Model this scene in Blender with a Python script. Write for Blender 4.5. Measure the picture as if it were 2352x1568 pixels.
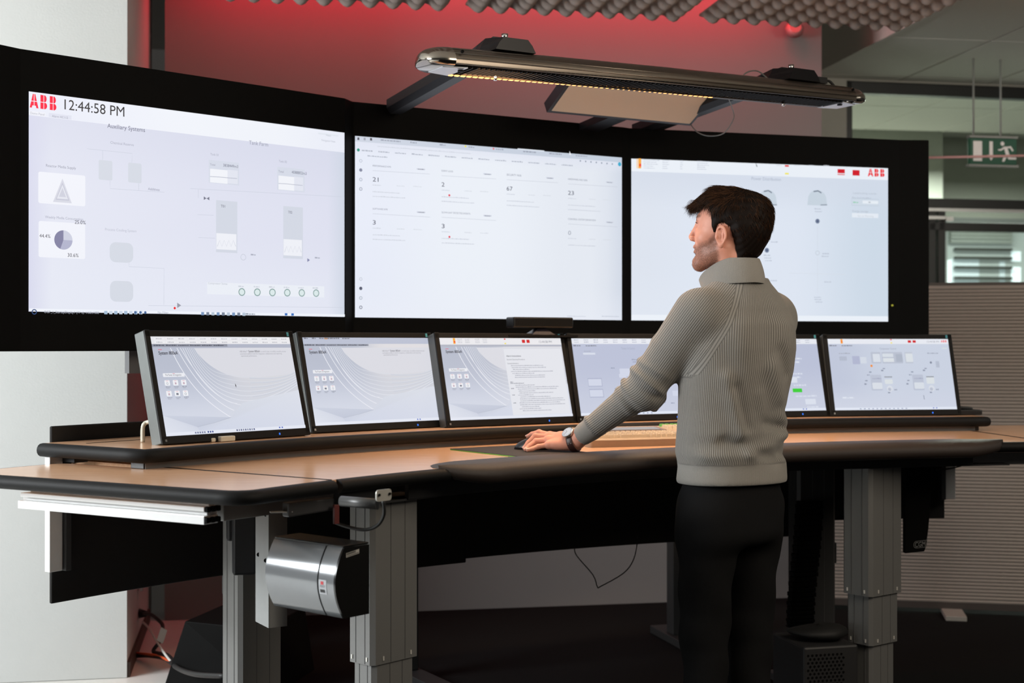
import bpy, math, random
import numpy as np
from mathutils import Vector, Matrix
random.seed(7); np.random.seed(7)
for o in list(bpy.data.objects): bpy.data.objects.remove(o)
sc = bpy.context.scene; COL = sc.collection
HC = 1.36            # lens height above the floor
FPX = 3178.2         # focal length for the 2352 px wide frame
PITCH = math.radians(0.136)

# ---------------------------------------------------------------- camera
cd = bpy.data.cameras.new('camera'); cam = bpy.data.objects.new('camera', cd); COL.objects.link(cam)
cam.location = (0, 0, HC); cam.rotation_euler = (math.pi/2 + PITCH, 0, 0)
cd.sensor_width = 36; cd.lens = FPX/2352*36; cd.clip_start = .05; cd.clip_end = 60
cd.dof.use_dof = True; cd.dof.focus_distance = 4.25; cd.dof.aperture_fstop = 3.2
sc.camera = cam
# ---------------------------------------------------------------- world, lights, exposure
w = bpy.data.worlds.new('world'); sc.world = w; w.use_nodes = True
w.node_tree.nodes['Background'].inputs[0].default_value = (1.0, .93, .86, 1)
w.node_tree.nodes['Background'].inputs[1].default_value = .035
def area(name, loc, target, sx, sy, power, color):
    l = bpy.data.lights.new(name, 'AREA'); l.shape = 'RECTANGLE'; l.size = sx; l.size_y = sy
    l.energy = power; l.color = color
    o = bpy.data.objects.new(name, l); COL.objects.link(o); o.location = loc
    o.rotation_euler = (Vector(target)-Vector(loc)).to_track_quat('-Z', 'Y').to_euler()
    return o
area('daylight_window', (-4.7, 2.75, 2.15), (-.6, 5.0, 1.0), 2.2, 1.5, 280, (.94, .98, 1.0))
area('room_ceiling_light', (2.1, 2.5, 2.50), (.75, 4.3, 1.1), 1.5, 1.5, 46, (1.0, .87, .71))
area('passage_fill_light', (4.4, 5.2, 2.45), (3.3, 7.0, 1.2), 1.2, 1.2, 22, (1.0, .93, .82)).data.spread = math.radians(125)  # unseen fill lamp, added to brighten the divider and the right side
red_ = area('red_cove_light', (-.03, 6.90, 3.29), (-.13, 7.42, 2.70), 3.1, .03, 16, (1.0, .025, .05)); red_.rotation_euler = (Matrix(((.9826, 0, .1857), (.1857, 0, -.9826), (0, 1, 0))).transposed().transposed() @ Matrix.Rotation(math.radians(-48), 3, 'X')).to_euler()
area('office_ceiling_light', (3.3, 10.6, 2.85), (3.3, 10.6, 0), 2.0, .6, 360, (.97, 1.0, .93))
sc.view_settings.view_transform = 'Standard'; sc.view_settings.look = 'None'
sc.view_settings.exposure = 0.0; sc.view_settings.gamma = 1.0; sc.view_settings.use_curve_mapping = False

# ---------------------------------------------------------------- helpers
def lin(c):
    out = []
    for x in c[:3]:
        x = x/255.0
        out.append(x/12.92 if x <= .04045 else ((x+.055)/1.055)**2.4)
    return tuple(out)
MATS = {}
def mat(name, col, rough=.5, metal=0.0, noise=.06, scale=40, bump=0.0, spec=.5, emit=None, estr=1.0, coat=0.0, bscale=None, trans=0):
    if name in MATS: return MATS[name]
    m = bpy.data.materials.new(name); m.use_nodes = True; MATS[name] = m
    nt = m.node_tree; N = nt.nodes; L = nt.links; b = N['Principled BSDF']
    b.inputs['Roughness'].default_value = rough; b.inputs['Metallic'].default_value = metal
    b.inputs['Specular IOR Level'].default_value = spec; b.inputs['Coat Weight'].default_value = coat
    if trans: b.inputs['Transmission Weight'].default_value = trans
    tc = N.new('ShaderNodeTexCoord'); nz = N.new('ShaderNodeTexNoise'); nz.inputs['Scale'].default_value = scale
    nz.inputs['Detail'].default_value = 3; L.new(tc.outputs['Object'], nz.inputs['Vector'])
    mx = N.new('ShaderNodeMix'); mx.data_type = 'RGBA'
    c = col
    mx.inputs[6].default_value = tuple(max(0, x*(1-noise)) for x in c)+(1,)
    mx.inputs[7].default_value = tuple(min(1, x*(1+noise)) for x in c)+(1,)
    L.new(nz.outputs['Fac'], mx.inputs[0]); L.new(mx.outputs[2], b.inputs['Base Color'])
    if bump:
        bp = N.new('ShaderNodeBump'); bp.inputs['Strength'].default_value = bump; bp.inputs['Distance'].default_value = .002
        n2 = N.new('ShaderNodeTexNoise'); n2.inputs['Scale'].default_value = bscale or scale*4; n2.inputs['Detail'].default_value = 4
        L.new(tc.outputs['Object'], n2.inputs['Vector']); L.new(n2.outputs['Fac'], bp.inputs['Height']); L.new(bp.outputs['Normal'], b.inputs['Normal'])
    if emit:
        b.inputs['Emission Color'].default_value = tuple(emit)+(1,); b.inputs['Emission Strength'].default_value = estr
    return m
def mworld(o):
    m = Matrix.Translation(o.location) @ o.rotation_euler.to_matrix().to_4x4()
    return mworld(o.parent) @ m if o.parent else m
def thing(name, loc, label, cat, rotz=0, group=None):
    o = bpy.data.objects.new(name, None); COL.objects.link(o); o.empty_display_size = .05
    o.location = loc; o.rotation_euler = (0, 0, rotz)
    return tag(o, label, cat, group)
def tag(o, label=None, cat=None, group=None, kind=None):
    if label: o['label'] = label
    if cat: o['category'] = cat
    if group: o['group'] = group
    if kind: o['kind'] = kind
    return o
def dup(root, loc, rotz, label=None):
    r = root.copy(); COL.objects.link(r); r.location = loc; r.rotation_euler = (0, 0, rotz)
    if label: r['label'] = label
    for ch in list(root.children):
        c = ch.copy(); COL.objects.link(c); c.parent = r
        for g in list(ch.children):
            d = g.copy(); COL.objects.link(d); d.parent = c
    return r
class MB:
    """collects shapes in world (or, with local=True, parent) coordinates into one mesh"""
    def __init__(s): s.v = []; s.f = []; s.m = []; s.mi = 0; s.sm = []; s.smooth = False
    def add(s, vs, fs):
        n = len(s.v); s.v += [tuple(map(float, p)) for p in vs]
        for f in fs: s.f.append(tuple(i+n for i in f)); s.m.append(s.mi); s.sm.append(s.smooth)
        return s
    def box(s, c, size, R=None):
        c = Vector(c); hx, hy, hz = size[0]/2, size[1]/2, size[2]/2; vs = []
        for z in (-hz, hz):
            for x, y in ((-hx, -hy), (hx, -hy), (hx, hy), (-hx, hy)):
                p = Vector((x, y, z)); vs.append(c + (R @ p if R else p))
        return s.add(vs, [(3, 2, 1, 0), (4, 5, 6, 7), (0, 1, 5, 4), (1, 2, 6, 5), (2, 3, 7, 6), (3, 0, 4, 7)])
    def prism(s, poly, z0, z1):
        n = len(poly)
        a = sum(poly[i][0]*poly[(i+1) % n][1]-poly[(i+1) % n][0]*poly[i][1] for i in range(n))
        if a < 0: poly = poly[::-1]
        vs = [(x, y, z0) for x, y in poly]+[(x, y, z1) for x, y in poly]
        return s.add(vs, [tuple(range(n))[::-1], tuple(range(n, 2*n))]+[(i, (i+1) % n, n+(i+1) % n, n+i) for i in range(n)])
    def slab(s, pts3, d):
        """polygon in 3D extruded by vector d"""
        n = len(pts3); d = Vector(d); vs = [Vector(p) for p in pts3]+[Vector(p)+d for p in pts3]
        return s.add(vs, [tuple(range(n))[::-1], tuple(range(n, 2*n))]+[(i, (i+1) % n, n+(i+1) % n, n+i) for i in range(n)])
    def cyl(s, p0, p1, r, n=16, r2=None):
        p0, p1 = Vector(p0), Vector(p1); r2 = r if r2 is None else r2
        q = (p1-p0).to_track_quat('Z', 'Y').to_matrix(); vs = []
        for p, rr in ((p0, r), (p1, r2)):
            for i in range(n):
                a = 2*math.pi*i/n; vs.append(p+q @ Vector((rr*math.cos(a), rr*math.sin(a), 0)))
        k = s.smooth; s.smooth = True
        s.add(vs, [(i, (i+1) % n, n+(i+1) % n, n+i) for i in range(n)]); s.smooth = False
        b = len(s.v)-2*n
        s.f += [tuple(b+i for i in range(n))[::-1], tuple(b+n+i for i in range(n))]; s.m += [s.mi]*2; s.sm += [False]*2
        s.smooth = k; return s
    def tube(s, pts, r, n=8, taper=None, caps=True):
        P = [Vector(p) for p in pts]; vs = []; up = Vector((0.13, .21, 1)).normalized()
        for i, p in enumerate(P):
            t = (P[min(i+1, len(P)-1)]-P[max(i-1, 0)]).normalized()
            a = t.cross(up)
            if a.length < .05: a = t.cross(Vector((1, 0, 0)))
            a.normalize(); b = t.cross(a); rr = r if taper is None else r*taper(i/(len(P)-1))
            for k in range(n):
                g = 2*math.pi*k/n; vs.append(p+a*(rr*math.cos(g))+b*(rr*math.sin(g)))
        fs = []
        for i in range(len(P)-1):
            for k in range(n): fs.append((i*n+k, i*n+(k+1) % n, (i+1)*n+(k+1) % n, (i+1)*n+k))
        if caps: fs += [tuple(range(n))[::-1], tuple(range((len(P)-1)*n, len(P)*n))]
        k = s.smooth; s.smooth = True; s.add(vs, fs); s.smooth = k; return s
    def grid(s, rows, close=False):
        n = len(rows[0]); vs = [p for r in rows for p in r]; fs = []
        for i in range(len(rows)-1):
            for k in range(n if close else n-1):
                k2 = (k+1) % n; fs.append((i*n+k, i*n+k2, (i+1)*n+k2, (i+1)*n+k))
        return s.add(vs, fs)
    def build(s, name, mats, parent=None, bev=0, seg=2, local=False, flip=False):
        me = bpy.data.meshes.new(name); v = s.v
        if parent and not local:
            inv = mworld(parent).inverted(); v = [tuple(inv @ Vector(p)) for p in v]
        me.from_pydata(v, [], [f[::-1] for f in s.f] if flip else s.f)
        for mm in (mats if isinstance(mats, (list, tuple)) else [mats]): me.materials.append(mm)
        me.polygons.foreach_set('material_index', s.m); me.polygons.foreach_set('use_smooth', s.sm); me.update()
        o = bpy.data.objects.new(name, me); COL.objects.link(o)
        if parent: o.parent = parent
        if bev:
            md = o.modifiers.new('bevel', 'BEVEL'); md.width = bev; md.segments = seg; md.limit_method = 'ANGLE'; md.angle_limit = math.radians(40)
        return o
def smooth_path(pts, n=6):
    P = [Vector(p) for p in pts]; out = []
    for i in range(len(P)-1):
        p0, p1, p2, p3 = P[max(i-1, 0)], P[i], P[i+1], P[min(i+2, len(P)-1)]
        for k in range(n):
            t = k/n
            out.append(.5*((2*p1)+(p2-p0)*t+(2*p0-5*p1+4*p2-p3)*t*t+(3*p1-p0-3*p2+p3)*t**3))
    return out+[P[-1]]
def Rz(a): return Matrix.Rotation(a, 3, 'Z')
def yawR(yaw, tilt=0):   # columns: right, back (away from viewer), up ; tilted backwards
    return Matrix.Rotation(yaw, 3, 'Z') @ Matrix.Rotation(-tilt, 3, 'X')
def fillet(poly, rads, n=8):
    out = []; N = len(poly)
    for i in range(N):
        p = Vector(poly[i]).to_2d(); r = rads[i]
        if r <= 0: out.append(tuple(p)); continue
        a = (Vector(poly[i-1]).to_2d()-p); b = (Vector(poly[(i+1) % N]).to_2d()-p)
        la, lb = a.length, b.length; a.normalize(); b.normalize()
        ang = a.angle(b); d = min(r/math.tan(ang/2), la*.49, lb*.49); r = d*math.tan(ang/2)
        c = p+(a+b).normalized()*(r/math.sin(ang/2)); s0 = p+a*d-c; s1 = p+b*d-c
        a0 = math.atan2(s0.y, s0.x); a1 = math.atan2(s1.y, s1.x); da = (a1-a0+math.pi) % (2*math.pi)-math.pi
        for k in range(n+1):
            t = a0+da*k/n; out.append((c.x+r*math.cos(t), c.y+r*math.sin(t)))
    return out
# console arc: every curved piece of furniture shares this centre
CX, CY = 2.30, 1.61
def P(r, phi, z=0.0):
    a = math.radians(phi); return (CX-r*math.sin(a), CY+r*math.cos(a), z)
def Q(r, phi): return P(r, phi)[:2]
def arc(r, p0, p1, n): return [Q(r, p0+(p1-p0)*i/n) for i in range(n+1)]
def ray(px, py):
    u = (px-1176)/FPX; v = -(py-784)/FPX
    return Vector((u, math.cos(PITCH)-v*math.sin(PITCH), math.sin(PITCH)+v*math.cos(PITCH)))
TEXTS = {}
def glyphs(s, bold=False):
    k = (s, bold)
    if k not in TEXTS:
        cu = bpy.data.curves.new('t', 'FONT'); cu.body = s; cu.size = 1; cu.resolution_u = 3
        if bold: cu.offset = .018
        o = bpy.data.objects.new('t', cu); COL.objects.link(o)
        dg = bpy.context.evaluated_depsgraph_get(); me = o.evaluated_get(dg).to_mesh()
        TEXTS[k] = ([(v.co.x, v.co.y) for v in me.vertices], [tuple(p.vertices) for p in me.polygons])
        bpy.data.objects.remove(o); bpy.data.curves.remove(cu)
    return TEXTS[k]
# ---------------------------------------------------------------- common materials
BLACK = mat('black_coated_panel', (.0040, .0040, .0040), .6, noise=.15, spec=.06)
BLACKP = mat('black_plastic', (.010, .010, .011), .42, noise=.15)
SOFTB = mat('black_soft_edge', (.0045, .0045, .0047), .58, noise=.2, scale=160, bump=.25, bscale=900, spec=.2)
ALU = mat('aluminium_profile', (.62, .62, .61), .38, .55, .04)
COLUMN = mat('silver_lacquer_column', (.20, .20, .195), .42, .3, .05, scale=300)
DARKG = mat('dark_grey_metal', (.045, .045, .047), .45, .2)
STEEL = mat('polished_steel', (.75, .74, .72), .18, 1.0, .03)
WHITEP = mat('white_plastic', (.75, .74, .70), .4)
def wood_mat():
    m = bpy.data.materials.new('beech_laminate'); m.use_nodes = True; nt = m.node_tree; N = nt.nodes; L = nt.links; b = N['Principled BSDF']
    tc = N.new('ShaderNodeTexCoord'); mp = N.new('ShaderNodeMapping'); mp.inputs['Rotation'].default_value = (0, 0, math.radians(-30)); mp.inputs['Scale'].default_value = (3, 60, 60)
    nz = N.new('ShaderNodeTexNoise'); nz.inputs['Scale'].default_value = 3; nz.inputs['Detail'].default_value = 5; nz.inputs['Distortion'].default_value = .4
    rp = N.new('ShaderNodeValToRGB'); rp.color_ramp.elements[0].position = .3; rp.color_ramp.elements[1].position = .7
    rp.color_ramp.elements[0].color = (.68, .385, .215, 1); rp.color_ramp.elements[1].color = (.81, .50, .315, 1)
    L.new(tc.outputs['Object'], mp.inputs['Vector']); L.new(mp.outputs[0], nz.inputs['Vector']); L.new(nz.outputs['Fac'], rp.inputs[0]); L.new(rp.outputs[0], b.inputs['Base Color'])
    b.inputs['Roughness'].default_value = .19; b.inputs['Specular IOR Level'].default_value = 1.0
    return m
WOOD = wood_mat()
# ================================================================ the room
RY = math.radians(10.7); RD = Vector((math.cos(RY), math.sin(RY), 0)); BD = Vector((-math.sin(RY), math.cos(RY), 0))
def room(a, b, z=0.0):      # room coordinates: a along the back wall, b depth, origin on the wall under (0.2, 7.2)
    p = Vector((.2, 7.2, 0))+RD*a+BD*b; return (p.x, p.y, z)
def wallbox(mb, a0, a1, b0, b1, z0, z1):
    mb.slab([room(a0, b0, z0), room(a1, b0, z0), room(a1, b1, z0), room(a0, b1, z0)], (0, 0, z1-z0)); return mb
PLASTER = mat('white_plaster', (.53, .54, .53), .85, noise=.03, scale=6, bump=.25, bscale=120)
PINKW = mat('back_wall_paint', (.215, .195, .19), .85, noise=.02, scale=5)
GREYW = mat('grey_wall_paint', (.42, .41, .37), .85, noise=.03)
CARPET = mat('black_carpet', (.0065, .0065, .0065), .95, noise=.5, scale=400, bump=.5, spec=.1)
LINO = mat('pale_floor_vinyl', (.72, .71, .68), .35, noise=.04)
TILE = mat('ceiling_tile', (.60, .58, .53), .9, noise=.04, bump=.1)
m = MB(); m.add([(-1.06, 3, 0), (-1.32, 9.6, 0), (6.5, 11.5, 0), (6.5, -2, 0), (-.6, -2, 0)], [(4, 3, 2, 1, 0)][:1])
tag(m.build('floor', CARPET, flip=False), kind='structure')
m = MB(); m.add([(-5.5, -2, -.002), (-.5, -2, -.002), (-1.05, 3, -.002), (-1.30, 9.6, -.002), (-5.5, 8.5, -.002)], [(0, 1, 2, 3, 4)])
tag(m.build('floor', LINO), kind='structure')
# back wall (right end at the passage), white pillar on the left
m = wallbox(MB(), -1.95, 1.50, 0, .25, 0, 3.34); tag(m.build('wall_back', PINKW), kind='structure')
pa = -2.03
m = wallbox(MB(), -5.2, -2.03, -1.18, .25, 0, 3.34)
tag(m.build('wall_left', PLASTER), kind='structure')
m = wallbox(MB(), -2.03, -2.018, -1.17, 0, 0, .06); tag(m.build('baseboard_left', mat('brown_skirting', (.06, .035, .028), .6)), kind='structure')
# upper ceiling, soffit edge and lower tiled ceiling
sx0, sx1 = Vector((2.90, 2.5, 0)), Vector((1.86, 8.9, 0))
UC = 3.34; LC = HC+1.71
m = MB(); m.add([(-5.5, -2, UC), (3.6, -2, UC), (sx0.x, sx0.y, UC), (sx1.x, sx1.y, UC), (1.7, 9.9, UC), (-5.5, 8.8, UC)], [(0, 1, 2, 3, 4, 5)])
tag(m.build('ceiling', mat('upper_ceiling_paint', (.62, .60, .56), .9)), kind='structure')
m = MB(); m.slab([(sx0.x, sx0.y, LC-.012), (sx1.x, sx1.y, LC-.012), (sx1.x, sx1.y, UC), (sx0.x, sx0.y, UC)], (.03, 0, 0))
tag(m.build('trim_1', TILE), kind='structure')
dl = (sx1-sx0).normalized(); dn = Vector((-dl.y, dl.x, 0)) * -1
m = MB()
for j in range(7):
    for i in range(8):
        a0 = 1.05*i+.006; a1 = 1.05*(i+1)-.006; b0 = .62*j+.035; b1 = .62*(j+1)+.023
        q = [sx0+dl*a0+dn*b0, sx0+dl*a1+dn*b0, sx0+dl*a1+dn*b1, sx0+dl*a0+dn*b1]
        m.slab([(p.x, p.y, LC) for p in q], (0, 0, .02))
tag(m.build('ceiling', TILE, bev=.004), kind='structure')
m = MB(); q = [sx0+dn*.01, sx1+dn*.01, sx1+dl*2+dn*5, sx0+dn*5]
m.slab([(p.x, p.y, LC+.021) for p in q], (0, 0, .02)); tag(m.build('ceiling', mat('ceiling_grid_shadow', (.06, .06, .05), .9)), kind='structure')
# glazed wall to the corridor
FRAME = mat('black_door_frame', (.012, .013, .012), .45)
GLASS = bpy.data.materials.new('clear_glass'); GLASS.use_nodes = True
nt = GLASS.node_tree; nt.nodes.remove(nt.nodes['Principled BSDF'])
tr = nt.nodes.new('ShaderNodeBsdfTransparent'); tr.inputs[0].default_value = (.86, .9, .87, 1); gl = nt.nodes.new('ShaderNodeBsdfGlossy'); gl.inputs['Roughness'].default_value = .02
fr = nt.nodes.new('ShaderNodeFresnel'); fr.inputs[0].default_value = 1.35; mxs = nt.nodes.new('ShaderNodeMixShader')
nzg = nt.nodes.new('ShaderNodeTexNoise'); nzg.inputs['Scale'].default_value = 3
nt.links.new(fr.outputs[0], mxs.inputs[0]); nt.links.new(tr.outputs[0], mxs.inputs[1]); nt.links.new(gl.outputs[0], mxs.inputs[2]); nt.links.new(mxs.outputs[0], nt.nodes['Material Output'].inputs[0])
gb = 1.30         # depth of the glazed wall behind the back wall plane
def ga(px):       # room coordinate along the glazing for a sight line column
    d = ray(px, 784); o = Vector((.2, 7.2, 0))+BD*gb
    t = o.dot(BD)/Vector((d.x, d.y, 0)).dot(BD); return (Vector((d.x, d.y, 0))*t-o).dot(RD)
A0, A1 = ga(1885), ga(1945)
m = wallbox(MB(), A0-1.2, A1, gb, gb+.15, 0, LC); wallbox(m, A1, A1+3.4, gb, gb+.15, LC-.012, LC)
tag(m.build('wall_right', GREYW), kind='structure')
m = MB(); fz = LC-.012
wallbox(m, A1, A1+.045, gb+.01, gb+.09, 0, fz); wallbox(m, A1, A1+3.4, gb+.01, gb+.09, fz-.075, fz)
wallbox(m, A1, A1+3.4, gb+.01, gb+.09, HC+.88, HC+.955); wallbox(m, A1+3.3, A1+3.4, gb+.01, gb+.09, 0, fz)
wallbox(m, ga(2136), ga(2152), gb+.01, gb+.09, 0, HC+.9); wallbox(m, ga(2157), ga(2174), gb+.01, gb+.09, 0, HC+.9); wallbox(m, A1+.045, A1+3.3, gb+.01, gb+.09, HC+.745, HC+.80)
wallbox(m, A1+.045, A1+3.3, gb+.01, gb+.09, 0, .12)
win = tag(m.build('window_1', FRAME, bev=.004), kind='structure')
m = MB(); wallbox(m, A1+.04, A1+3.3, gb+.045, gb+.051, .1, fz-.05); m.build('glass_pane', GLASS, win)
m = MB(); wallbox(m, ga(2100), A1+3.3, gb-.02, gb+.01, HC+.868, HC+.888); m.build('sliding_rail', ALU, win)
m = MB(); wallbox(m, ga(2110), ga(2168), gb-.03, gb+.01, HC+.815, HC+.835); wallbox(m, ga(2168), ga(2184), gb-.035, gb+.01, HC+.805, HC+.832); m.build('door_closer', ALU, win)
# corridor and room behind the glass
m = wallbox(MB(), A1-.6, A1+4, gb+3.3, gb+3.4, 0, 3.3); wallbox(m, A1+.35, A1+2.05, gb+2.6, gb+2.75, HC+.70, 3.2)
tag(m.build('wall_far', mat('pale_green_wall', (.46, .47, .42), .8)), kind='structure')
m = wallbox(MB(), A1-.6, A1+4, gb+.15, gb+3.4, 3.25, 3.3); tag(m.build('ceiling', mat('far_ceiling_paint', (.7, .7, .64), .9)), kind='structure')
m = wallbox(MB(), A1-.7, A1-.6, gb+.15, gb+3.4, 0, 3.3); tag(m.build('wall_far', mat('pale_green_wall', (.5, .5, .45))), kind='structure')
# window with venetian blind in the far wall
def fz_(px, py, b):
    o = Vector((.2, 7.2, 0))+BD*b; d = ray(px, py); t = o.dot(BD)/d.dot(BD); q = d*t
    return (Vector((q.x, q.y, 0))-o).dot(RD), q.z+HC
wb = gb+3.26
wa0, wz1 = fz_(2176, 512, wb); wa1, wz0 = fz_(2344, 668, wb)
m = MB(); wallbox(m, wa0-.05, wa1+.4, wb, wb+.03, wz0-.4, wz0-.3); wallbox(m, wa0-.05, wa1+.4, wb, wb+.03, wz1, wz1+.05); wallbox(m, wa0-.06, wa0, wb, wb+.03, wz0-.4, wz1+.05); wallbox(m, wa1+.35, wa1+.4, wb, wb+.03, wz0-.4, wz1+.05)
w2 = tag(m.build('window_2', mat('grey_window_frame', (.25, .26, .26), .5)), kind='structure')
DAY = mat('daylit_pane', (.3, .33, .33), .4, emit=lin((125, 134, 130)), estr=1.0)
m = MB(); wallbox(m, wa0, wa1+.35, wb+.012, wb+.02, wz0-.3, wz1); m.build('window_pane', DAY, w2)
BR = mat('bright_daylight', (.8, .85, .9), .4, emit=lin((205, 226, 232)), estr=1.0)
m = MB()
for (x0, y0, x1, y1) in ((2325, 577, 2346, 600), (2325, 613, 2346, 652), (2175, 597, 2186, 650)):
    a0, z1 = fz_(x0, y0, wb-.005); a1, z0 = fz_(x1, y1, wb-.005); wallbox(m, a0, a1, wb+.004, wb+.012, z0, z1)
m.build('bright_pane', BR, w2)
PB = mat('dim_daylight', (.5, .55, .6), .4, emit=lin((150, 166, 168)), estr=1.0)
m = MB()
for (x0, y0, x1, y1) in ((2186, 594, 2250, 652), (2298, 600, 2310, 652)):
    a0, z1 = fz_(x0, y0, wb-.005); a1, z0 = fz_(x1, y1, wb-.005); wallbox(m, a0, a1, wb+.004, wb+.012, z0, z1)
m.build('dim_pane', PB, w2)
bl = thing('window_blind', room(wa0, wb-.1, wz1), 'grey venetian blind half lowered on the far window behind the glazed wall', 'blind')
SL = mat('blind_slat', (.28, .31, .29), .5)
for i, y in enumerate((520, 529, 537, 545, 554, 572, 592, 614, 638)):
    _, z = fz_(2250, y, wb-.06); m = MB()
    wallbox(m, wa0+(.05 if i > 4 else 0), wa1-.12, wb-.07, wb-.02, z-.016 if i < 5 else z-.013, z+.012)
    m.build('slat', SL if i < 5 else mat('blind_slat_dark', (.05, .055, .05), .5), bl)
# ribbed free-standing partition
RIB = mat('ribbed_partition_fabric', (.275, .238, .21), .75, noise=.05)
p0 = Vector((1.585, 7.165, 0)); pd = Vector((.98, -.2, 0)).normalized(); pn = Vector((pd.y, -pd.x, 0))
pt = thing('room_divider', (2.4, 7.0, 0), 'tall free-standing divider with horizontal brown grey ribs right of the control desk', 'partition')
Lp = 1.9; z0, z1 = .055, HC+.303; pitch_ = .0176; nr = int((z1-z0)/pitch_)
m = MB(); rows = []
for i in range(nr):
    for k, (dz, dd) in enumerate(((0, .0), (.1, .006), (.5, .0085), (.9, .006))):
        z = z0+(i+dz)*pitch_; rows.append([p0+pn*(.02+dd)+Vector((0, 0, z)), p0+pd*Lp+pn*(.02+dd)+Vector((0, 0, z))])
m.smooth = False; m.grid([[tuple(a), tuple(b)] for a, b in rows])
c = p0+pd*(Lp/2); m.box((c.x, c.y, (z0+z1)/2), (Lp, .04, z1-z0), Matrix((pd, -pn, Vector((0, 0, 1)))).transposed())
m.build('ribbed_panel', RIB, pt)
m = MB(); m.box((c.x, c.y, z1+.006), (Lp+.02, .05, .012), Matrix((pd, -pn, Vector((0, 0, 1)))).transposed()); m.box((c.x, c.y, .04), (Lp+.02, .05, .035), Matrix((pd, -pn, Vector((0, 0, 1)))).transposed())
m.box((p0.x, p0.y, (z1+.03)/2), (.02, .05, z1-.03), Matrix((pd, -pn, Vector((0, 0, 1)))).transposed())
m.build('edge_rail', mat('dark_brown_rail', (.05, .04, .036), .5), pt)
for s in (.66, 1.7):
    q = p0+pd*s+pn*.06; m = MB(); m.box((q.x, q.y, .012), (.10, .34, .024), Matrix((pd, -pn, Vector((0, 0, 1)))).transposed()); m.build('foot', mat('grey_foot', (.30, .28, .25), .5), pt, bev=.003)
# suspended acoustic foam panels + red LED strip behind them
FOAM = mat('grey_acoustic_foam', (.34, .28, .25), .95, noise=.1, bump=.3)
LEDR = mat('red_led_strip', (.8, .05, .05), .5, emit=(1.0, .03, .045), estr=2.0)
PH = HC+1.50
e0 = Vector((-1.30, 6.03, 0)); ed = Vector((math.cos(RY), math.sin(RY), 0)); ebk = Vector((math.sin(RY), -math.cos(RY), 0))
labs = ['leftmost of the three grey acoustic foam panels hung under the ceiling', 'middle grey acoustic foam panel hung under the ceiling above the lamp', 'rightmost grey acoustic foam panel hung under the ceiling near the passage']
def foam_bm():
    m = MB(); n = 10; c = 1.01/n; D = 18; vs = []
    m.box((.505, -D*c/2, .035), (1.01, D*c, .01))
    k = 6; m.smooth = True
    m.grid([[(i*c/k, -j*c/k, .030-.046*(abs(math.sin(math.pi*i/k)*math.sin(math.pi*j/k))**1.05)) for i in range(n*k+1)] for j in range(D*k+1)]); m.smooth = False
    return m
fm = None
for i, s in enumerate((.02, 1.11, 2.21)):
    q = e0+ed*s
    if not i:
        t = fm = thing('acoustic_panel', (q.x, q.y, PH), labs[0], 'acoustic panel', RY, 'acoustic foam panels under the ceiling')
        foam_bm().build('foam_sheet', FOAM, t, local=True)
        for x, y in ((.1, -.1), (.9, -.1), (.1, -1.7), (.9, -1.7)):
            MB().cyl((x, y, .035), (x, y, UC-PH), .003, 6).build('suspension_wire', STEEL, t, local=True)
    else: dup(fm, (q.x, q.y, PH), RY, labs[i])
m = MB(); wallbox(m, -1.15, 1.42, -.055, -.025, UC-.05, UC-.02)
tag(m.build('led_strip', LEDR), 'red glowing LED strip along the top of the back wall above the foam panels', 'led strip')
m = MB(); q = ray(1822, 74); tq = 7.42; m.cyl((q.x*tq, q.y*tq, HC+q.z*tq), (q.x*tq, q.y*tq-.03, HC+q.z*tq+.01), .035, 20); m.cyl((q.x*tq, q.y*tq-.03, HC+q.z*tq+.01), (q.x*tq, q.y*tq-.06, HC+q.z*tq+.015), .05, 20, .03)
tag(m.build('wall_detector', mat('reddish_detector', (.55, .2, .2), .4)), 'small round detector on the back wall under the right foam panel', 'detector')
# hanging emergency exit sign
def aty(px, py, Y): d = ray(px, py); t = Y/d.y; return Vector((d.x*t, Y, HC+d.z*t))
sY = 8.25; tl = aty(2229, 316, sY); SW, SH = .305, .155
ex = thing('exit_sign', (tl.x+SW/2*RD.x, tl.y+SW/2*RD.y, tl.z-SH), 'green hanging emergency exit sign with arrow and running figure', 'exit sign', RY)
GREEN = mat('exit_green', (.002, .045, .022), .5, emit=(.002, .05, .022), estr=.30); WH = mat('exit_white', (.6, .55, .52), .5, emit=(.5, .45, .42), estr=.30)
MB().box((0, .02, SH/2), (SW, .03, SH)).build('sign_box', GREEN, ex, local=True, bev=.003)
MB().box((0, .02, SH+.008), (SW+.01, .04, .012)).box((0, .02, -.008), (SW+.02, .04, .012)).build('sign_housing', mat('grey_sign_housing', (.30, .30, .28), .5), ex, local=True)
m = MB(); y = .004
def flat(poly): m.add([(x, y, z) for x, z in poly], [tuple(range(len(poly)))])
flat([(-.132, .018), (-.075, .018), (-.075, .137), (-.132, .137)])
flat([(-.027, .137), (-.005, .137), (-.005, .055), (-.027, .055)]); flat([(-.040, .056), (.008, .056), (-.016, .022)])
k = .058
flat([(k+.018*math.cos(a)*.7+.0, .125+.018*math.sin(a)*.7) for a in [i*math.pi/6 for i in range(12)]])
for pl in ([(k+.008, .108), (k+.030, .108), (k+.044, .066), (k+.022, .058)], [(k+.030, .108), (k+.055, .112), (k+.073, .085), (k+.064, .080), (k+.050, .100), (k+.03, .098)],
           [(k+.012, .108), (k-.012, .092), (k-.028, .092), (k-.028, .084), (k-.008, .083), (k+.016, .098)], [(k+.022, .062), (k+.044, .066), (k+.052, .044), (k+.090, .044), (k+.090, .032), (k+.040, .032)],
           [(k+.022, .062), (k+.034, .058), (k+.012, .018), (k-.002, .018), (k+.004, .04)]): flat(pl)
m.build('pictogram', WH, ex, local=True)
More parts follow.
